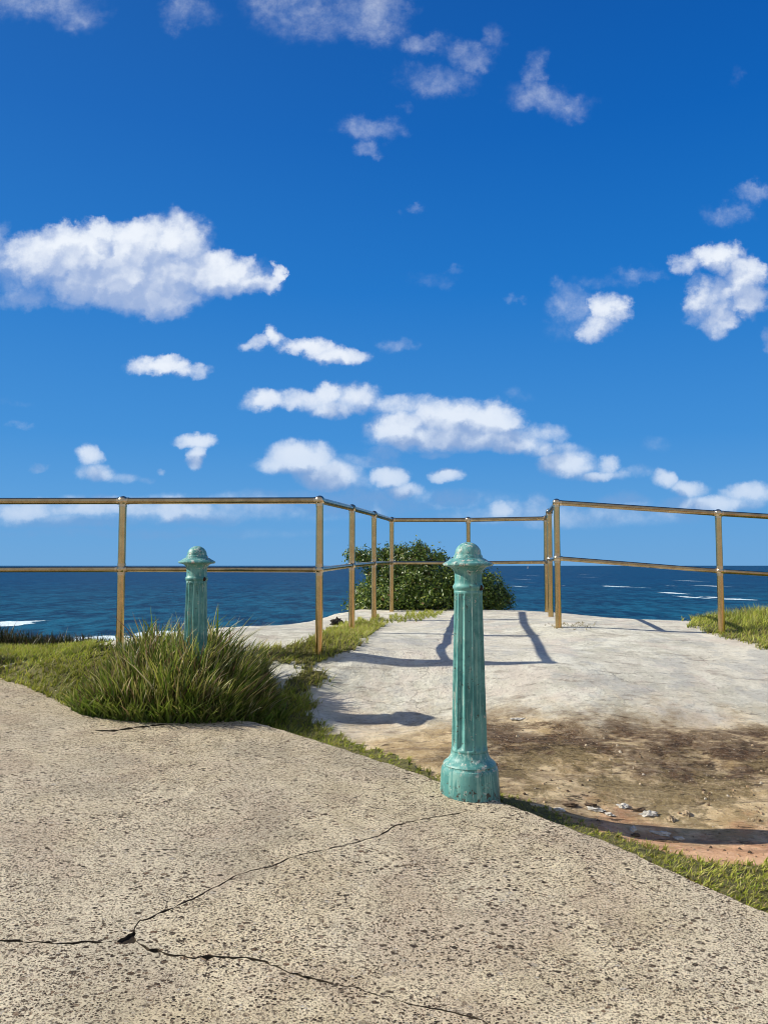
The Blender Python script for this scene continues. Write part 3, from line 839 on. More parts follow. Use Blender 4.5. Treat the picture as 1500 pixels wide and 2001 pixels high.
# ------------------------------------------------------------------ the tall grass clump in front of the far bollard
def clump():
    cx, cy = -1.19, 4.55
    root = empty('grass_clump', (cx, cy, gz(cx, cy)))
    tag(root, 'tall bushy clump of green and straw coloured grass hiding the foot of the far bollard', 'grass clump')
    N = 11000
    a = RNG.uniform(0, 2 * math.pi, N); r = np.sqrt(RNG.uniform(0, 1, N))
    x = cx + np.cos(a) * r * .53; y = cy + .02 + np.sin(a) * r * .30
    # skip the exact spot of the bollard
    ok = np.hypot(x - B2X, y - B2Y) > .10
    ok &= (~in_poly(x, y, PATH_POLY)) | (dist_poly(x, y, PATH_POLY) < .05)
    x, y, r, a = x[ok], y[ok], r[ok], a[ok]; N = len(x)
    z = np.where(in_poly(x, y, PATH_POLY), path_z(x, y), ground(x, y))
    u = (x - cx) / .55
    tuft = fbm(x, y, 9, 2, 2.2)
    prof = np.interp(u, [-1, -.75, -.5, -.2, .15, .45, .75, 1], [.13, .28, .38, .41, .40, .36, .25, .12])
    H = (1.04 + .22 * smooth01(1.6 - np.abs(x - B2X) / .12) * (y < B2Y)) * prof * (1 - .30 * np.clip((cy - y) / .30, 0, 1)) * RNG.uniform(.55, 1.08, N) * (1 + .35 * tuft)
    out = .34 * u; th = RNG.uniform(0, 2 * math.pi, N); l = RNG.uniform(0, .38, N) + np.abs(tuft) * .3
    LX = out + np.cos(th) * l + .08; LY = (y - cy) / .3 * .30 + np.sin(th) * l - .03
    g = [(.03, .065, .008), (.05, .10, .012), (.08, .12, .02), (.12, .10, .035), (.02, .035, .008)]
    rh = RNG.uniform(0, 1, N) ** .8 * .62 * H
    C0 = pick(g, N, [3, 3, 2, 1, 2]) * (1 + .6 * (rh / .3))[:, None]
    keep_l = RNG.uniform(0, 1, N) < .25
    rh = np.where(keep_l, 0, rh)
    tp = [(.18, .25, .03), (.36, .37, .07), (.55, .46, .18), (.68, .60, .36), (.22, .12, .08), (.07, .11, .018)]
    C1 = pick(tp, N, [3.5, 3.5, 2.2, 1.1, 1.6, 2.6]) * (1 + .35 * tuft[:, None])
    P = np.stack([x + .30 * u * rh, y + .3 * (y - cy) / .3 * rh, z - .01 + rh], 1) - np.array([cx, cy, root.location.z])
    H = np.where(keep_l, H, np.minimum(H - rh, RNG.uniform(.10, .22, N)))
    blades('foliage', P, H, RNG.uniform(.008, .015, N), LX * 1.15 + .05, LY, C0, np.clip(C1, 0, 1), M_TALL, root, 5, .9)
    # broad green leaves round the skirt, lying onto the path
    N = 2600
    a = RNG.uniform(math.pi * .9, math.pi * 2.1, N); r = RNG.uniform(.70, 1.08, N)
    x = cx + np.cos(a) * r * .58; y = cy + np.sin(a) * r * .34
    ok = y > cy - .36
    x, y = x[ok], y[ok]; N = len(x)
    z = np.where(in_poly(x, y, PATH_POLY), path_z(x, y), ground(x, y))
    H = RNG.uniform(.05, .19, N) * (1 - .3 * np.abs(x - cx) / .7)
    th = RNG.uniform(0, 2 * math.pi, N); l = RNG.uniform(.2, 1.1, N)
    C0 = pick([(.04, .08, .010), (.07, .12, .015)], N, [1, 1]); C1 = pick([(.17, .25, .03), (.26, .32, .05), (.42, .38, .13), (.20, .12, .07)], N, [3, 3, 1.6, .8])
    P = np.stack([x, y, z - .004], 1) - np.array([cx, cy, root.location.z])
    blades('leaf_skirt', P, H, RNG.uniform(.008, .015, N), np.cos(th) * l + .1, np.sin(th) * l - .25, C0, C1, M_TALL, root, 4, .6)
    # seed stalks standing above the clump
    N = 70
    x = cx + RNG.uniform(-.5, .5, N); y = cy + RNG.uniform(-.1, .25, N); z = ground(x, y)
    u = (x - cx) / .6
    H = np.interp(u, [-1, -.5, 0, .5, 1], [.22, .40, .48, .42, .25]) * RNG.uniform(.8, 1.18, N)
    th = RNG.uniform(0, 2 * math.pi, N); l = RNG.uniform(0, .25, N)
    C = pick([(.38, .30, .16), (.20, .12, .08), (.5, .42, .26)], N, [2, 1.3, 1])
    P = np.stack([x, y, z], 1) - np.array([cx, cy, root.location.z])
    blades('seed_stalks', P, H, RNG.uniform(.003, .005, N), np.cos(th) * l + .35 * u + .05, np.sin(th) * l, C, C, M_TALL, root, 5, .5)
clump()

# dark low scrub beyond the grass on the left
def low_scrub(name, cx, cy, w, d_, h, label, n):
    root = empty(name, (cx, cy, gz(cx, cy)))
    tag(root, label, 'scrub')
    x = cx + RNG.uniform(-1, 1, n) * w; y = cy + RNG.normal(0, .5, n) * d_; z = ground(x, y)
    z = np.maximum(z, gz(cx, cy) - .25)
    u = (x - cx) / w
    tuft = fbm(x, y, 6, 2, 5.2)
    H = h * (1 - .75 * u * u) * RNG.uniform(.5, 1.1, n) * (1 + .5 * tuft)
    th = RNG.uniform(0, 2 * math.pi, n); l = RNG.uniform(.1, .8, n)
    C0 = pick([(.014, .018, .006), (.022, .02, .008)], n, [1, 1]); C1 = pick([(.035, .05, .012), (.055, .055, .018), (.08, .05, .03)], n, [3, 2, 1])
    P = np.stack([x, y, z - .02], 1) - np.array(root.location)
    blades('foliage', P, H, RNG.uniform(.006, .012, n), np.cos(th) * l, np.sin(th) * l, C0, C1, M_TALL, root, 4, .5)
low_scrub('low_scrub', -3.25, 6.0, 0.85, .25, .24, 'dark low scrub at the far left cliff edge, tallest part', 3800)
low_scrub('low_scrub', -2.35, 5.95, 0.55, .22, .15, 'dark low scrub trailing towards the left post, lower part', 2600)
low_scrub('low_scrub', -5.0, 5.95, 1.1, .3, .34, 'dark low scrub beyond the far left end of the railing', 2200)

# ------------------------------------------------------------------ leafy shrub
def shrub():
    cx, cy = .40, 9.05
    root = empty('coastal_shrub', (cx, cy, gz(cx, cy)))
    tag(root, 'dense dark green shrub with small glossy leaves growing through the far railing', 'shrub')
    ox, oy, oz = root.location
    #  lobes: px, py, radius px (w, h), y offset
    lobes = [(722, 1168, 32, 34, -.10), (748, 1118, 36, 32, 0), (795, 1125, 46, 50, .1), (830, 1140, 60, 62, 0), (800, 1095, 30, 26, .1), (720, 1090, 34, 18, .05), (690, 1083, 16, 9, 0), (770, 1165, 60, 36, -.25), (840, 1170, 60, 34, -.2),
             (900, 1150, 55, 52, .05), (945, 1155, 42, 40, .05), (965, 1175, 36, 26, 0), (702, 1162, 16, 18, .0), (815, 1076, 9, 14, .1), (829, 1078, 8, 12, .1), (760, 1084, 16, 14, .1), (780, 1078, 12, 10, .1), (850, 1092, 22, 12, .05), (690, 1186, 14, 12, 0), (987, 1168, 14, 11, 0), (735, 1186, 40, 18, -.2), (905, 1108, 30, 14, 0)]
    L = []
    for px, py, w, h, dy in lobes:
        y = cy + dy; d = pix_dir(px, py); t = y / d[1]
        s = t / F
        L.append((d[0] * t, y, CAMZ + d[2] * t, w * s, h * s))
    pts, nrm = [], []
    for (x, y, z, rx, rz) in L:
        ry = min(.55, (rx + rz) * .75)
        area = rx * rz + ry * rz + rx * ry
        nt = int(area * 1500) + 10
        for k in range(nt):   # twigs: clusters of leaves
            v = Vector((random.gauss(0, 1), random.gauss(0, 1), random.gauss(0, 1))).normalized()
            rr = random.uniform(.5, 1.1) if random.random() < .82 else random.uniform(.2, .6)
            if random.random() < .09: rr *= random.uniform(1.1, 1.32)
            p = Vector((x + v.x * rx * rr, y + v.y * ry * rr, z + v.z * rz * rr))
            if p.z < gz(p.x, min(p.y, 9.5)) + .02: continue
            sp = random.uniform(.018, .045)
            for j in range(random.randint(7, 12)):
                q = p + Vector((random.gauss(0, sp), random.gauss(0, sp), random.gauss(0, sp)))
                pts.append(q); nrm.append((v + Vector((random.uniform(-.9, .9), random.uniform(-.9, .9), random.uniform(-.4, 1.0)))).normalized())
    vs, fs, cs = [], [], []
    pal = [(.040, .075, .010), (.065, .12, .014), (.11, .18, .02), (.18, .25, .03), (.32, .36, .06), (.18, .12, .05)]
    for q, nv in zip(pts, nrm):
        ax = Vector((random.uniform(-1, 1), random.uniform(-1, 1), random.uniform(-.2, 1))).cross(nv)
        if ax.length < 1e-3: continue
        ax.normalize(); bx = nv.cross(ax)
        l = random.uniform(.026, .046); w = l * random.uniform(.40, .55)
        i = len(vs); q = q - Vector((ox, oy, oz))
        vs += [q - ax * l * .5, q + bx * w * .5 + nv * w * .18, q + ax * l * .5, q - bx * w * .5 + nv * w * .18]
        fs += [(i, i + 1, i + 2), (i, i + 2, i + 3)]
        c = random.choices(pal, [3, 4, 4, 2.5, .9, .35])[0]; k = random.uniform(.8, 1.2)
        cs += [tuple(a * k for a in c)] * 4
    o = mesh_obj('foliage', vs, fs, M_LEAF, root, smooth=False)
    add_color(o.data, np.array(cs))
    # stems, reaching from the root stock into every lobe
    bm = bmesh.new()
    for (x, y, z, rx, rz) in L:
        for rep in range(2):
            b = Vector((cx + random.uniform(-.45, .45), cy + random.uniform(-.2, .2), 0)); b.z = gz(b.x, b.y) - .03
            e = Vector((x + random.uniform(-.6, .6) * rx, y + random.uniform(-.2, .2), z + random.uniform(0, .95) * rz))
            n = 6; prev = b; r0 = .012
            for k in range(1, n + 1):
                t = k / n
                c = b.lerp(e, t) + Vector((random.uniform(-.02, .02), random.uniform(-.02, .02), .06 * math.sin(math.pi * t) + random.uniform(-.01, .01)))
                tube(bm, prev - Vector((ox, oy, oz)), c - Vector((ox, oy, oz)), max(.002, r0 * (1 - .8 * t)), 6)
                prev = c
    bm_obj('stems', bm, M_BARK, root)
shrub()

# ------------------------------------------------------------------ loose flaking stones on the lower shelf
M_FLAKE = m_plain('bleached_flake_stone', (.66, .63, .56), .85, .45, 60, .006)
M_DARKSTONE = m_plain('dark_weathered_stone', (.045, .038, .03), .9, .5, 60, .006)
M_CRUST = m_plain('brown_crust_stone', (.15, .10, .06), .9, .6, 70, .006)
M_TANSTONE = m_plain('tan_pebble_stone', (.42, .33, .22), .85, .3, 50, .004)
def flake(name, px, py, lw, ld, h, rot, m, label, group, seed, cat='stone'):
    x, y = hit(px, py, ground)
    rr = random.Random(seed)
    bm = bmesh.new()
    bmesh.ops.create_icosphere(bm, subdivisions=3, radius=1.0)
    for v in bm.verts:
        c = v.co.copy()
        k = 1 + .6 * mnoise.noise(c * 1.6 + Vector((seed * 3.1, 0, 0))) + .5 * mnoise.noise(c * 4.0 + Vector((0, seed * 2.3, 0)))
        c = c * k
        v.co = Vector((c.x * lw / 2, c.y * ld / 2, max(-.35, c.z + .25 * mnoise.noise(c * 2.7)) * h))
    bmesh.ops.rotate(bm, cent=(0, 0, 0), matrix=__import__('mathutils').Matrix.Rotation(rot, 3, 'Z'), verts=bm.verts)
    o = bm_obj(name, bm, m, None, smooth=False)
    o.location = (x, y, gz(x, y) + h * .12)
    tag(o, label, cat, group)
    return o
G_ = 'bleached stone flakes on the stained rock'
flake('stone_flake', 1216, 1576, 0.056, 0.038, 0.0096, .1, M_FLAKE, 'small white stone flake highest up the stained rock, right of the bollard', G_, 1)
flake('stone_flake', 1092, 1583, 0.048, 0.028, 0.0080, -.3, M_FLAKE, 'white stone flake nearest to the front bollard', G_, 2)
flake('stone_flake', 1160, 1582, 0.080, 0.032, 0.0096, -.35, M_FLAKE, 'long thin white flake just above the bollard shadow', G_, 3)
flake('stone_flake', 1188, 1592, 0.044, 0.021, 0.0072, -.5, M_FLAKE, 'narrow white flake touching the upper side of the bollard shadow', G_, 4)
flake('stone_flake', 1268, 1592, 0.076, 0.042, 0.0128, .15, M_FLAKE, 'broad jagged white flake at the middle of the bollard shadow', G_, 5)
flake('stone_flake', 1236, 1622, 0.036, 0.025, 0.0112, .6, M_FLAKE, 'small pale flake below the bollard shadow', G_, 6)
flake('stone_flake', 1290, 1630, 0.076, 0.028, 0.0096, -.3, M_FLAKE, 'long white flake below the bollard shadow', G_, 7)
flake('stone_flake', 1324, 1640, 0.040, 0.021, 0.0096, -.1, M_FLAKE, 'rightmost white flake, at the end of the flaking line', G_, 8)
flake('stone_flake', 1010, 1405, 0.068, 0.035, 0.0064, .1, M_FLAKE, 'thin white flake on the brown stain beside the bollard shaft', G_, 9)
G2 = 'dark broken crust pieces along the flaking line'
flake('crust_piece', 1112, 1574, 0.068, 0.030, 0.0077, .2, M_CRUST, 'dark crust piece just above the flake nearest to the bollard', G2, 21)
flake('crust_piece', 1152, 1573, 0.056, 0.024, 0.0066, -.2, M_CRUST, 'dark crust piece above the long thin white flake', G2, 22)
flake('crust_piece', 1246, 1583, 0.064, 0.024, 0.0066, .1, M_CRUST, 'dark crust piece behind the broad jagged flake', G2, 23)
flake('crust_piece', 1240, 1633, 0.048, 0.024, 0.0077, .3, M_CRUST, 'dark crust piece under the small pale flake below the shadow', G2, 24)
flake('crust_piece', 1300, 1645, 0.088, 0.030, 0.0066, -.2, M_CRUST, 'longest dark crust piece, under the long white flake', G2, 25)
flake('pebble', 1342, 1592, .040, .035, .014, .1, M_TANSTONE, 'larger tan pebble right of the jagged white flake', 'pebbles on the rock', 12, 'pebble')
flake('pebble', 1312, 1602, .032, .028, .016, .4, M_TANSTONE, 'smaller tan pebble closest to the bollard shadow', 'pebbles on the rock', 13, 'pebble')
flake('dark_stone', 657, 1221, .10, .08, .045, .2, M_DARKSTONE, 'dark lump lying on the pale rock left of the corner post', None, 14)
flake('stone_flake', 1404, 1243, 0.024, 0.021, 0.0096, .2, M_FLAKE, 'tiny white flake at the foot of the right end post', G_, 15)

# loose grit and crumbs of stone lying on the stained shelf
def grit():
    vs, fs = [], []
    polys = [[(960, 1400), (1500, 1440), (1700, 1600), (1500, 1690), (1330, 1670), (1100, 1600), (960, 1540)]]
    n = 0
    while n < 750:
        x = random.uniform(.3, 2.4); y = random.uniform(2.6, 4.4)
        z = gz(x, y); px, py = project(x, y, z)
        if not in_poly(np.array([px]), np.array([py]), polys[0])[0]: continue
        if mnoise.noise(Vector((x * 2.2, y * 2.2, 3))) < random.uniform(-.5, .35): continue
        n += 1
        r = random.uniform(.0015, .0045) if random.random() < .9 else random.uniform(.005, .010)
        b = len(vs); a0 = random.uniform(0, 6.28)
        for k in range(5):
            a = a0 + k * 1.2566; q = r * random.uniform(.7, 1.3)
            vs.append((x + math.cos(a) * q, y + math.sin(a) * q, z - .001))
        for k in range(5):
            a = a0 + k * 1.2566 + .3; q = r * random.uniform(.4, .8)
            vs.append((x + math.cos(a) * q, y + math.sin(a) * q, z + r * random.uniform(.4, .9)))
        for k in range(5): fs.append((b + k, b + (k + 1) % 5, b + 5 + (k + 1) % 5, b + 5 + k))
        fs.append((b + 5, b + 6, b + 7, b + 8, b + 9))
    tag(mesh_obj('gravel', vs, fs, M_GRIT, smooth=False), 'loose grit and stone crumbs on the stained lower rock', kind='stuff')
def m_grit():
    m, t = mat('mixed_grit')
    g = t.n('ShaderNodeNewGeometry').outputs['Random Per Island']
    t.out(principled(t, t.ramp(g, [(0, (.06, .04, .025)), (.3, (.20, .13, .07)), (.6, (.42, .30, .18)), (.85, (.45, .36, .24)), (1, (.58, .52, .42))]), .9))
    return m
M_GRIT = m_grit()
grit()

# ------------------------------------------------------------------ sailing boat near the horizon
def boat():
    d = pix_dir(1030.5, 1111); t = (SEA_Z - CAMZ) / d[2]
    x, y = d[0] * t, d[1] * t
    k = t / F * 5.5 / 13.0     # mast reaches as high as it does in the view
    root = empty('sailing_boat', (x, y, SEA_Z)); root.scale = (k, k, k); root.rotation_euler = (0, 0, .6)
    tag(root, 'tiny white sailing boat far out near the horizon', 'boat')
    white = m_plain('sail_cloth', (.8, .8, .78), .7, .05, 1, .01); hullm = m_plain('boat_hull', (.75, .76, .78), .4, .1, 1, .01); alu = m_plain('mast_metal', (.5, .5, .5), .4, .1, 3, .01)
    vs, fs = [], []
    st = [(-5.5, 1.2, 1.0), (-3, 1.7, 1.0), (0, 1.9, 1.05), (3, 1.4, 1.2), (5.2, .5, 1.4), (6.2, .05, 1.55)]
    for X, w, h in st:
        vs += [(X, -w, h), (X, -w * .8, .1), (X, 0, -.5), (X, w * .8, .1), (X, w, h), (X, 0, h + .1)]
    for j in range(len(st) - 1):
        for q in range(6): fs.append((j * 6 + q, j * 6 + (q + 1) % 6, (j + 1) * 6 + (q + 1) % 6, (j + 1) * 6 + q))
    fs.append(tuple(range(6))); fs.append(tuple(range(30, 36)))
    mesh_obj('hull', vs, fs, hullm, root)
    bm = bmesh.new(); tube(bm, (.8, 0, 1), (.8, 0, 13.5), .1, 8); bm_obj('mast', bm, alu, root)
    def sail(nm, pts):
        v = [p for p in pts] + [(p[0], p[1] + .06, p[2]) for p in pts]
        v[2:3]; mesh_obj(nm, v, [(0, 1, 2), (3, 5, 4), (0, 3, 4, 1), (1, 4, 5, 2), (2, 5, 3, 0)], white, root, smooth=False)
    sail('mainsail', [(.6, 0, 2), (.6, 0, 13.2), (-4.6, .7, 2.2)]); sail('jib', [(6, 0, 1.8), (1.0, 0, 11.5), (1.2, .6, 2)])
boat()

# ------------------------------------------------------------------ light
sun = bpy.data.lights.new('sun', 'SUN'); sun.energy = 5.0; sun.angle = math.radians(.53); sun.color = (1.0, .93, .80)
so = link(bpy.data.objects.new('sun', sun)); so.rotation_euler = (-SUN_DIR).to_track_quat('-Z', 'Y').to_euler()
so.location = (-5, 0, 8)

# ------------------------------------------------------------------ world: Nishita sky and cumulus, both functions of direction only
CLOUDS = [  # px, py, rx, ry, strength
    (150, 500, 150, 62, 1.0), (290, 490, 130, 70, 1.0), (250, 530, 210, 66, 1.0), (400, 535, 130, 48, 1.0), (300, 575, 105, 46, .95), (200, 450, 40, 30, .8), (270, 450, 70, 34, .9), (130, 455, 60, 26, .7), (495, 548, 62, 26, .85), (545, 535, 16, 24, .75), (490, 515, 26, 22, .7),
    (60, 575, 70, 28, .50), (15, 520, 55, 50, .52), (10, 455, 22, 28, .30), (150, 585, 60, 20, .36), (620, 990, 210, 30, .50), (860, 978, 150, 22, .44), (1100, 1008, 280, 24, .50), (300, 1042, 420, 12, .26), (720, 905, 60, 16, .4), (1240, 925, 60, 14, .36), (690, 965, 60, 14, .40),
    (505, 670, 38, 15, .55), (535, 664, 26, 20, .8), (600, 684, 60, 20, .8), (660, 700, 62, 22, .8), (325, 718, 78, 20, .85), (325, 706, 34, 16, .7), (780, 676, 44, 18, .32),
    (515, 787, 44, 22, .75), (600, 785, 80, 22, .62), (640, 776, 30, 24, .7), (690, 780, 55, 30, .72), (660, 802, 80, 20, .62), (790, 795, 90, 24, .58),
    (780, 838, 66, 34, .95), (880, 822, 75, 44, 1.0), (950, 828, 66, 42, 1.0), (900, 858, 170, 28, 1.0), (800, 860, 70, 24, .85), (1060, 852, 44, 30, .65), (1060, 878, 80, 18, .6), (1000, 868, 90, 20, .8),
    (1110, 905, 60, 28, .85), (1185, 910, 26, 24, .75), (1180, 928, 60, 13, .65), (590, 898, 70, 34, .95), (640, 930, 70, 34, .9), (550, 912, 60, 18, .7), (680, 950, 80, 20, .4), (700, 900, 50, 14, .3),
    (760, 935, 38, 26, .85), (790, 962, 44, 18, .7), (745, 884, 34, 18, .42), (870, 932, 34, 15, .75), (850, 890, 32, 9, .4), (880, 878, 120, 12, .5),
    (385, 862, 42, 16, .9), (385, 892, 20, 30, .85), (172, 893, 30, 22, .8), (185, 922, 42, 20, .75), (235, 932, 34, 14, .4), (76, 915, 20, 10, .5), (314, 920, 11, 8, .45), (280, 935, 20, 8, .25), (40, 833, 28, 8, .3), (30, 785, 50, 10, .16),
    (1395, 500, 56, 38, .92), (1450, 545, 46, 44, .85), (1350, 515, 36, 28, .62), (1460, 590, 40, 38, .8), (1400, 622, 42, 36, .72), (1365, 580, 34, 50, .62), (1410, 570, 46, 44, .56),
    (1185, 605, 40, 34, .72), (1165, 640, 40, 28, .60), (1110, 590, 55, 40, .36), (1090, 565, 30, 26, .3), (1250, 532, 52, 22, .32), (1180, 550, 60, 18, .22), (1120, 640, 60, 24, .2),
    (1475, 380, 50, 24, .36), (1430, 415, 50, 22, .28), (990, 583, 20, 11, .26), (845, 545, 60, 16, .17), (886, 520, 20, 13, .2), (815, 404, 20, 11, .24), (780, 420, 14, 8, .16), (1500, 668, 20, 24, .45), (1280, 870, 30, 16, .18), (1010, 775, 30, 12, .16),
    (620, 30, 110, 42, .30), (560, 8, 80, 34, .34), (730, 25, 62, 46, .42), (365, 22, 40, 28, .30), (80, 5, 100, 34, .34), (150, 30, 60, 30, .27), (830, 82, 44, 20, .34), (918, 112, 46, 26, .36), (850, 158, 64, 28, .34), (965, 65, 18, 26, .22), (800, 145, 40, 22, .22),
    (1045, 150, 26, 34, .34), (1070, 198, 66, 24, .34), (1020, 180, 34, 24, .22), (725, 252, 54, 22, .32), (712, 295, 24, 14, .32), (790, 212, 16, 9, .2), (1430, 150, 12, 9, .12),
    (60, 1000, 90, 28, .66), (180, 992, 90, 24, .64), (330, 994, 110, 30, .70), (120, 1018, 170, 18, .52), (400, 1008, 90, 22, .54), (500, 987, 140, 28, .54), (600, 978, 110, 20, .50), (720, 978, 120, 24, .50),
    (975, 998, 34, 22, .66), (1000, 990, 20, 14, .5), (1060, 985, 24, 22, .46), (1120, 1000, 60, 14, .3), (1210, 982, 60, 22, .48), (1165, 1010, 50, 12, .3), (1297, 935, 30, 20, .8), (1350, 955, 40, 20, .72), (1400, 985, 90, 20, .8), (1460, 965, 60, 22, .7), (1340, 985, 60, 18, .5), (1300, 1005, 80, 12, .4),
    (1640, 560, 90, 50, .8), (1750, 900, 160, 45, .9), (1650, 990, 120, 22, .6), (-160, 900, 100, 34, .85), (-250, 620, 140, 60, .9), (-200, 1000, 140, 24, .6), (-500, 850, 200, 60, .9), (2100, 700, 200, 70, .9), (2500, 930, 250, 60, .9), (-1100, 930, 250, 60, .9)]
def build_world():
    w = bpy.data.worlds.new('World'); SC.world = w; w.use_nodes = True
    t = NT(w.node_tree)
    sky = t.n('ShaderNodeTexSky'); sky.sky_type = 'NISHITA'; sky.sun_disc = False
    sky.sun_elevation = SUN_EL
    sky.sun_rotation = math.atan2(SUN_DIR.x, SUN_DIR.y)
    sky.air_density = 1.0; sky.dust_density = .35; sky.ozone_density = 2.2; sky.altitude = 0
    D = t.n('ShaderNodeTexCoord').outputs['Generated']
    sep = t.n('ShaderNodeSeparateXYZ', ins={0: D}); X, Y, Z = sep.outputs
    ay = t.math('MAXIMUM', t.math('ABSOLUTE', Y), .02)
    U = t.math('DIVIDE', X, ay); V = t.math('DIVIDE', Z, ay)
    P = t.n('ShaderNodeCombineXYZ', ins={0: U, 1: V, 2: t.math('MULTIPLY', t.math('SIGN', Y), 1.0)}).outputs[0]
    P2 = t.vmath('MULTIPLY', P, (1, 1, 0))
    # billows: finer near the horizon, where clouds are farther off
    w1 = t.vmath('ADD', t.noisec(P, 13, 5, .60), (-.5, -.5, -.5))
    w2 = t.vmath('ADD', t.noisec(P, 45, 4, .62), (-.5, -.5, -.5))
    amp = t.ss(V, 0.02, .42, .35, 1.0)
    sc = t.n('ShaderNodeVectorMath', operation='SCALE', ins={0: t.vmath('ADD', t.vmath('MULTIPLY', w1, (.075, .055, 0)), t.vmath('MULTIPLY', w2, (.032, .026, 0)))})
    t.nt.links.new(amp, sc.inputs['Scale'])
    PW = t.vmath('ADD', P2, sc.outputs[0])
    PS = t.vmath('ADD', PW, (-.010, .028, 0))      # the same field sampled a step towards the sun
    def field_(Q, least, most):
        acc = None
        for (px, py, rx, ry, s) in CLOUDS:
            if not (least <= s < most): continue
            if py < 320: rx, ry, s = rx * 1.25, ry * 1.3, s * .95
            d0 = pix_dir(px, py); u0, v0 = d0[0] / d0[1], d0[2] / d0[1]
            d1 = pix_dir(px, py - ry); d2 = pix_dir(px + rx, py)
            ru = abs(d2[0] / d2[1] - u0) * 1.18; rv = abs(d1[2] / d1[1] - v0) * 1.18
            q = t.vmath('MULTIPLY_ADD', Q, (1 / ru, 1 / rv, 0), (-u0 / ru, -v0 / rv, 0))
            dd = t.vmath('DOT_PRODUCT', q, q)
            v = t.math('MULTIPLY_ADD', dd, -s, s)
            acc = v if acc is None else t.n('ShaderNodeMath', operation='SMOOTH_MAX', ins={0: acc, 1: v, 2: .12}).outputs[0]
        return acc
    def billow(Q):
        a_ = t.n('ShaderNodeTexVoronoi', voronoi_dimensions='2D', feature='SMOOTH_F1', ins={'Vector': Q, 'Scale': 23.0, 'Smoothness': .6}).outputs['Distance']
        b_ = t.n('ShaderNodeTexVoronoi', voronoi_dimensions='2D', feature='F1', ins={'Vector': Q, 'Scale': 47.0}).outputs['Distance']
        return t.math('ADD', t.math('MULTIPLY_ADD', a_, -.62, .30), t.math('MULTIPLY_ADD', b_, -.34, .16))
    QB = t.vmath('ADD', P2, t.vmath('ADD', t.vmath('MULTIPLY', w2, (.030, .030, 0)), t.vmath('MULTIPLY', w1, (.04, .04, 0))))
    B = billow(QB); BS = billow(t.vmath('ADD', QB, (-.007, .010, 0)))
    M = field_(PW, .55, 9)
    MS = field_(PS, .55, 9)
    MW = field_(PW, 0, .55)
    n1 = t.noise(P, 20, 8, .66); n2 = t.noise(P, 75, 5, .65)
    nn = t.math('ADD', t.math('MULTIPLY_ADD', n1, 1.5, -.75), t.math('MULTIPLY_ADD', n2, .6, -.3))
    dens = t.math('ADD', M, t.math('ADD', t.math('MULTIPLY', B, .8), t.math('MULTIPLY', nn, .42)))
    a1 = t.math('MULTIPLY', t.ss(dens, -.04, .80), t.ss(M, -.04, .36))
    a1 = t.math('MULTIPLY', a1, t.ss(t.math('ADD', M, t.math('MULTIPLY', nn, .5)), -.1, .95, .40, 1.0))
    densw = t.math('ADD', MW, t.math('MULTIPLY', nn, .55))
    a2 = t.math('MULTIPLY', t.ss(densw, -.05, .95, 0, .74), t.ss(MW, -.02, .30))
    alpha = t.math('MAXIMUM', a1, a2)
    # light: bright where the field falls away towards the sun, grey where thick and turned from it
    slope = t.math('SUBTRACT', t.math('MAXIMUM', M, -.3), t.math('MAXIMUM', MS, -.3))
    lit = t.math('ADD', t.math('MULTIPLY_ADD', slope, 1.05, .30), t.math('ADD', t.math('MULTIPLY', t.math('SUBTRACT', B, BS), .85), t.math('MULTIPLY', nn, .32)))
    lit = t.math('ADD', lit, t.math('MULTIPLY_ADD', t.math('SUBTRACT', 1.0, a1), .22, 0.0))
    lit = t.ss(lit, .02, .95)
    hz = t.ss(V, 0.02, .30)
    white = t.mix(hz, (.44, .54, .69), (.66, .70, .76))
    grey = t.mix(hz, (.16, .28, .50), (.27, .36, .56))
    ccol = t.mix(lit, grey, white)
    # clear maritime air: the deep blue of the place, with the physical sky mixed in
    deep = t.ramp(Z, [(0.0, (.125, .325, .60)), (.07, (.088, .295, .61)), (.16, (.042, .232, .58)), (.34, (.009, .152, .50)), (.50, (.002, .102, .41)), (.66, (.001, .070, .32)), (1.0, (.001, .045, .22))])
    side = t.ss(t.math('MULTIPLY', X, -1), -.5, .6)
    deep = t.mix(t.math('MULTIPLY', side, .35), deep, t.mix(.20, deep, (.12, .36, .66)))
    # added: the sky behind the view is whitened to make the fill light less blue
    rear_fill = t.math('MULTIPLY', t.ss(Y, .10, -.55), t.ss(t.noise(t.map(D, (1, 2.2, 1)), 2.6, 6, .6), .35, .60, .45, 1.0))
    deep = t.mix(rear_fill, deep, (.44, .45, .46))
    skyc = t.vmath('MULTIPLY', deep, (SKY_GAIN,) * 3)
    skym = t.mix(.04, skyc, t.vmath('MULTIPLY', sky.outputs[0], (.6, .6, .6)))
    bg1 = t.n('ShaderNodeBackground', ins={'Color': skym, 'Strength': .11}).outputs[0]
    bg2 = t.n('ShaderNodeBackground', ins={'Color': ccol, 'Strength': 1.0}).outputs[0]
    mx = t.n('ShaderNodeMixShader', ins={0: alpha, 1: bg1, 2: bg2}).outputs[0]
    o = t.n('ShaderNodeOutputWorld'); t.nt.links.new(mx, o.inputs['Surface'])
    try: w.cycles.sampling_method = 'MANUAL'; w.cycles.sample_map_resolution = 512
    except Exception: pass
SKY_GAIN = 8.3
build_world()

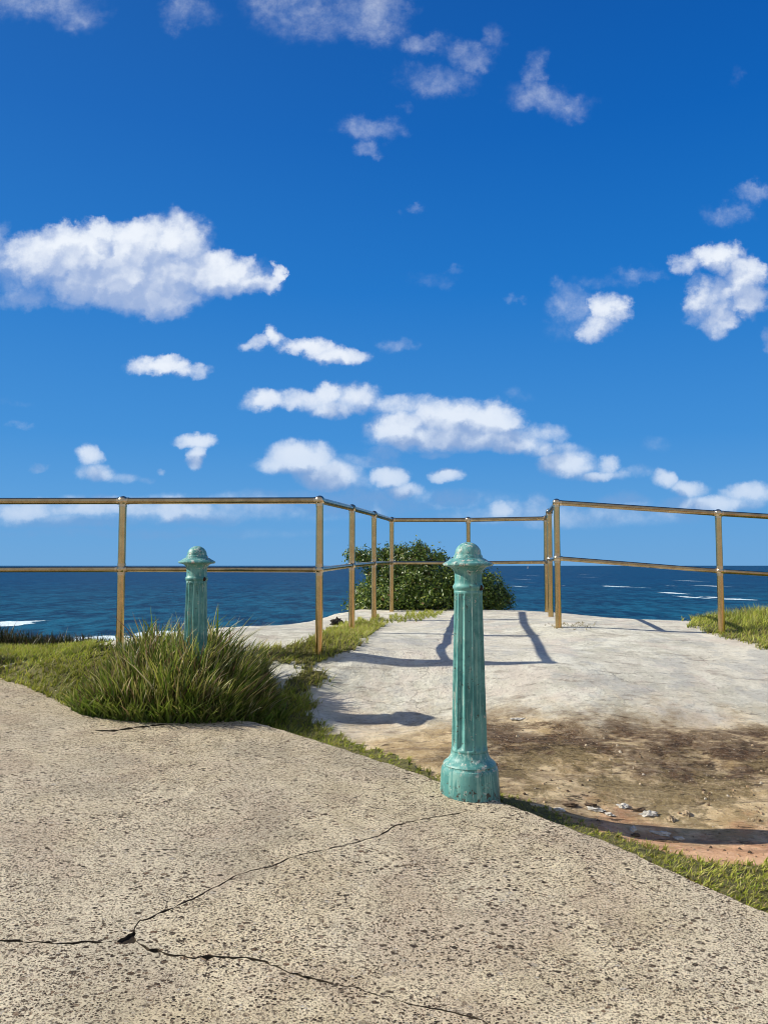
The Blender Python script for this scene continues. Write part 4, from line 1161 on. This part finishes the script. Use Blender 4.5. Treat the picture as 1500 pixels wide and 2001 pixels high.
# ------------------------------------------------------------------ camera and view
cam = bpy.data.cameras.new('camera'); co = link(bpy.data.objects.new('camera', cam))
co.location = (0, 0, CAMZ); co.rotation_euler = (math.pi / 2 + PITCH, 0, 0)
cam.sensor_fit = 'VERTICAL'; cam.sensor_height = 36; cam.lens = 36 * F / 2001
cam.clip_start = .05; cam.clip_end = 200000
SC.camera = co
SC.view_settings.view_transform = 'Standard'; SC.view_settings.look = 'None'; SC.view_settings.exposure = .38; SC.view_settings.gamma = 1
SC.cycles.max_bounces = 6
SC.cycles.filter_width = 1.0
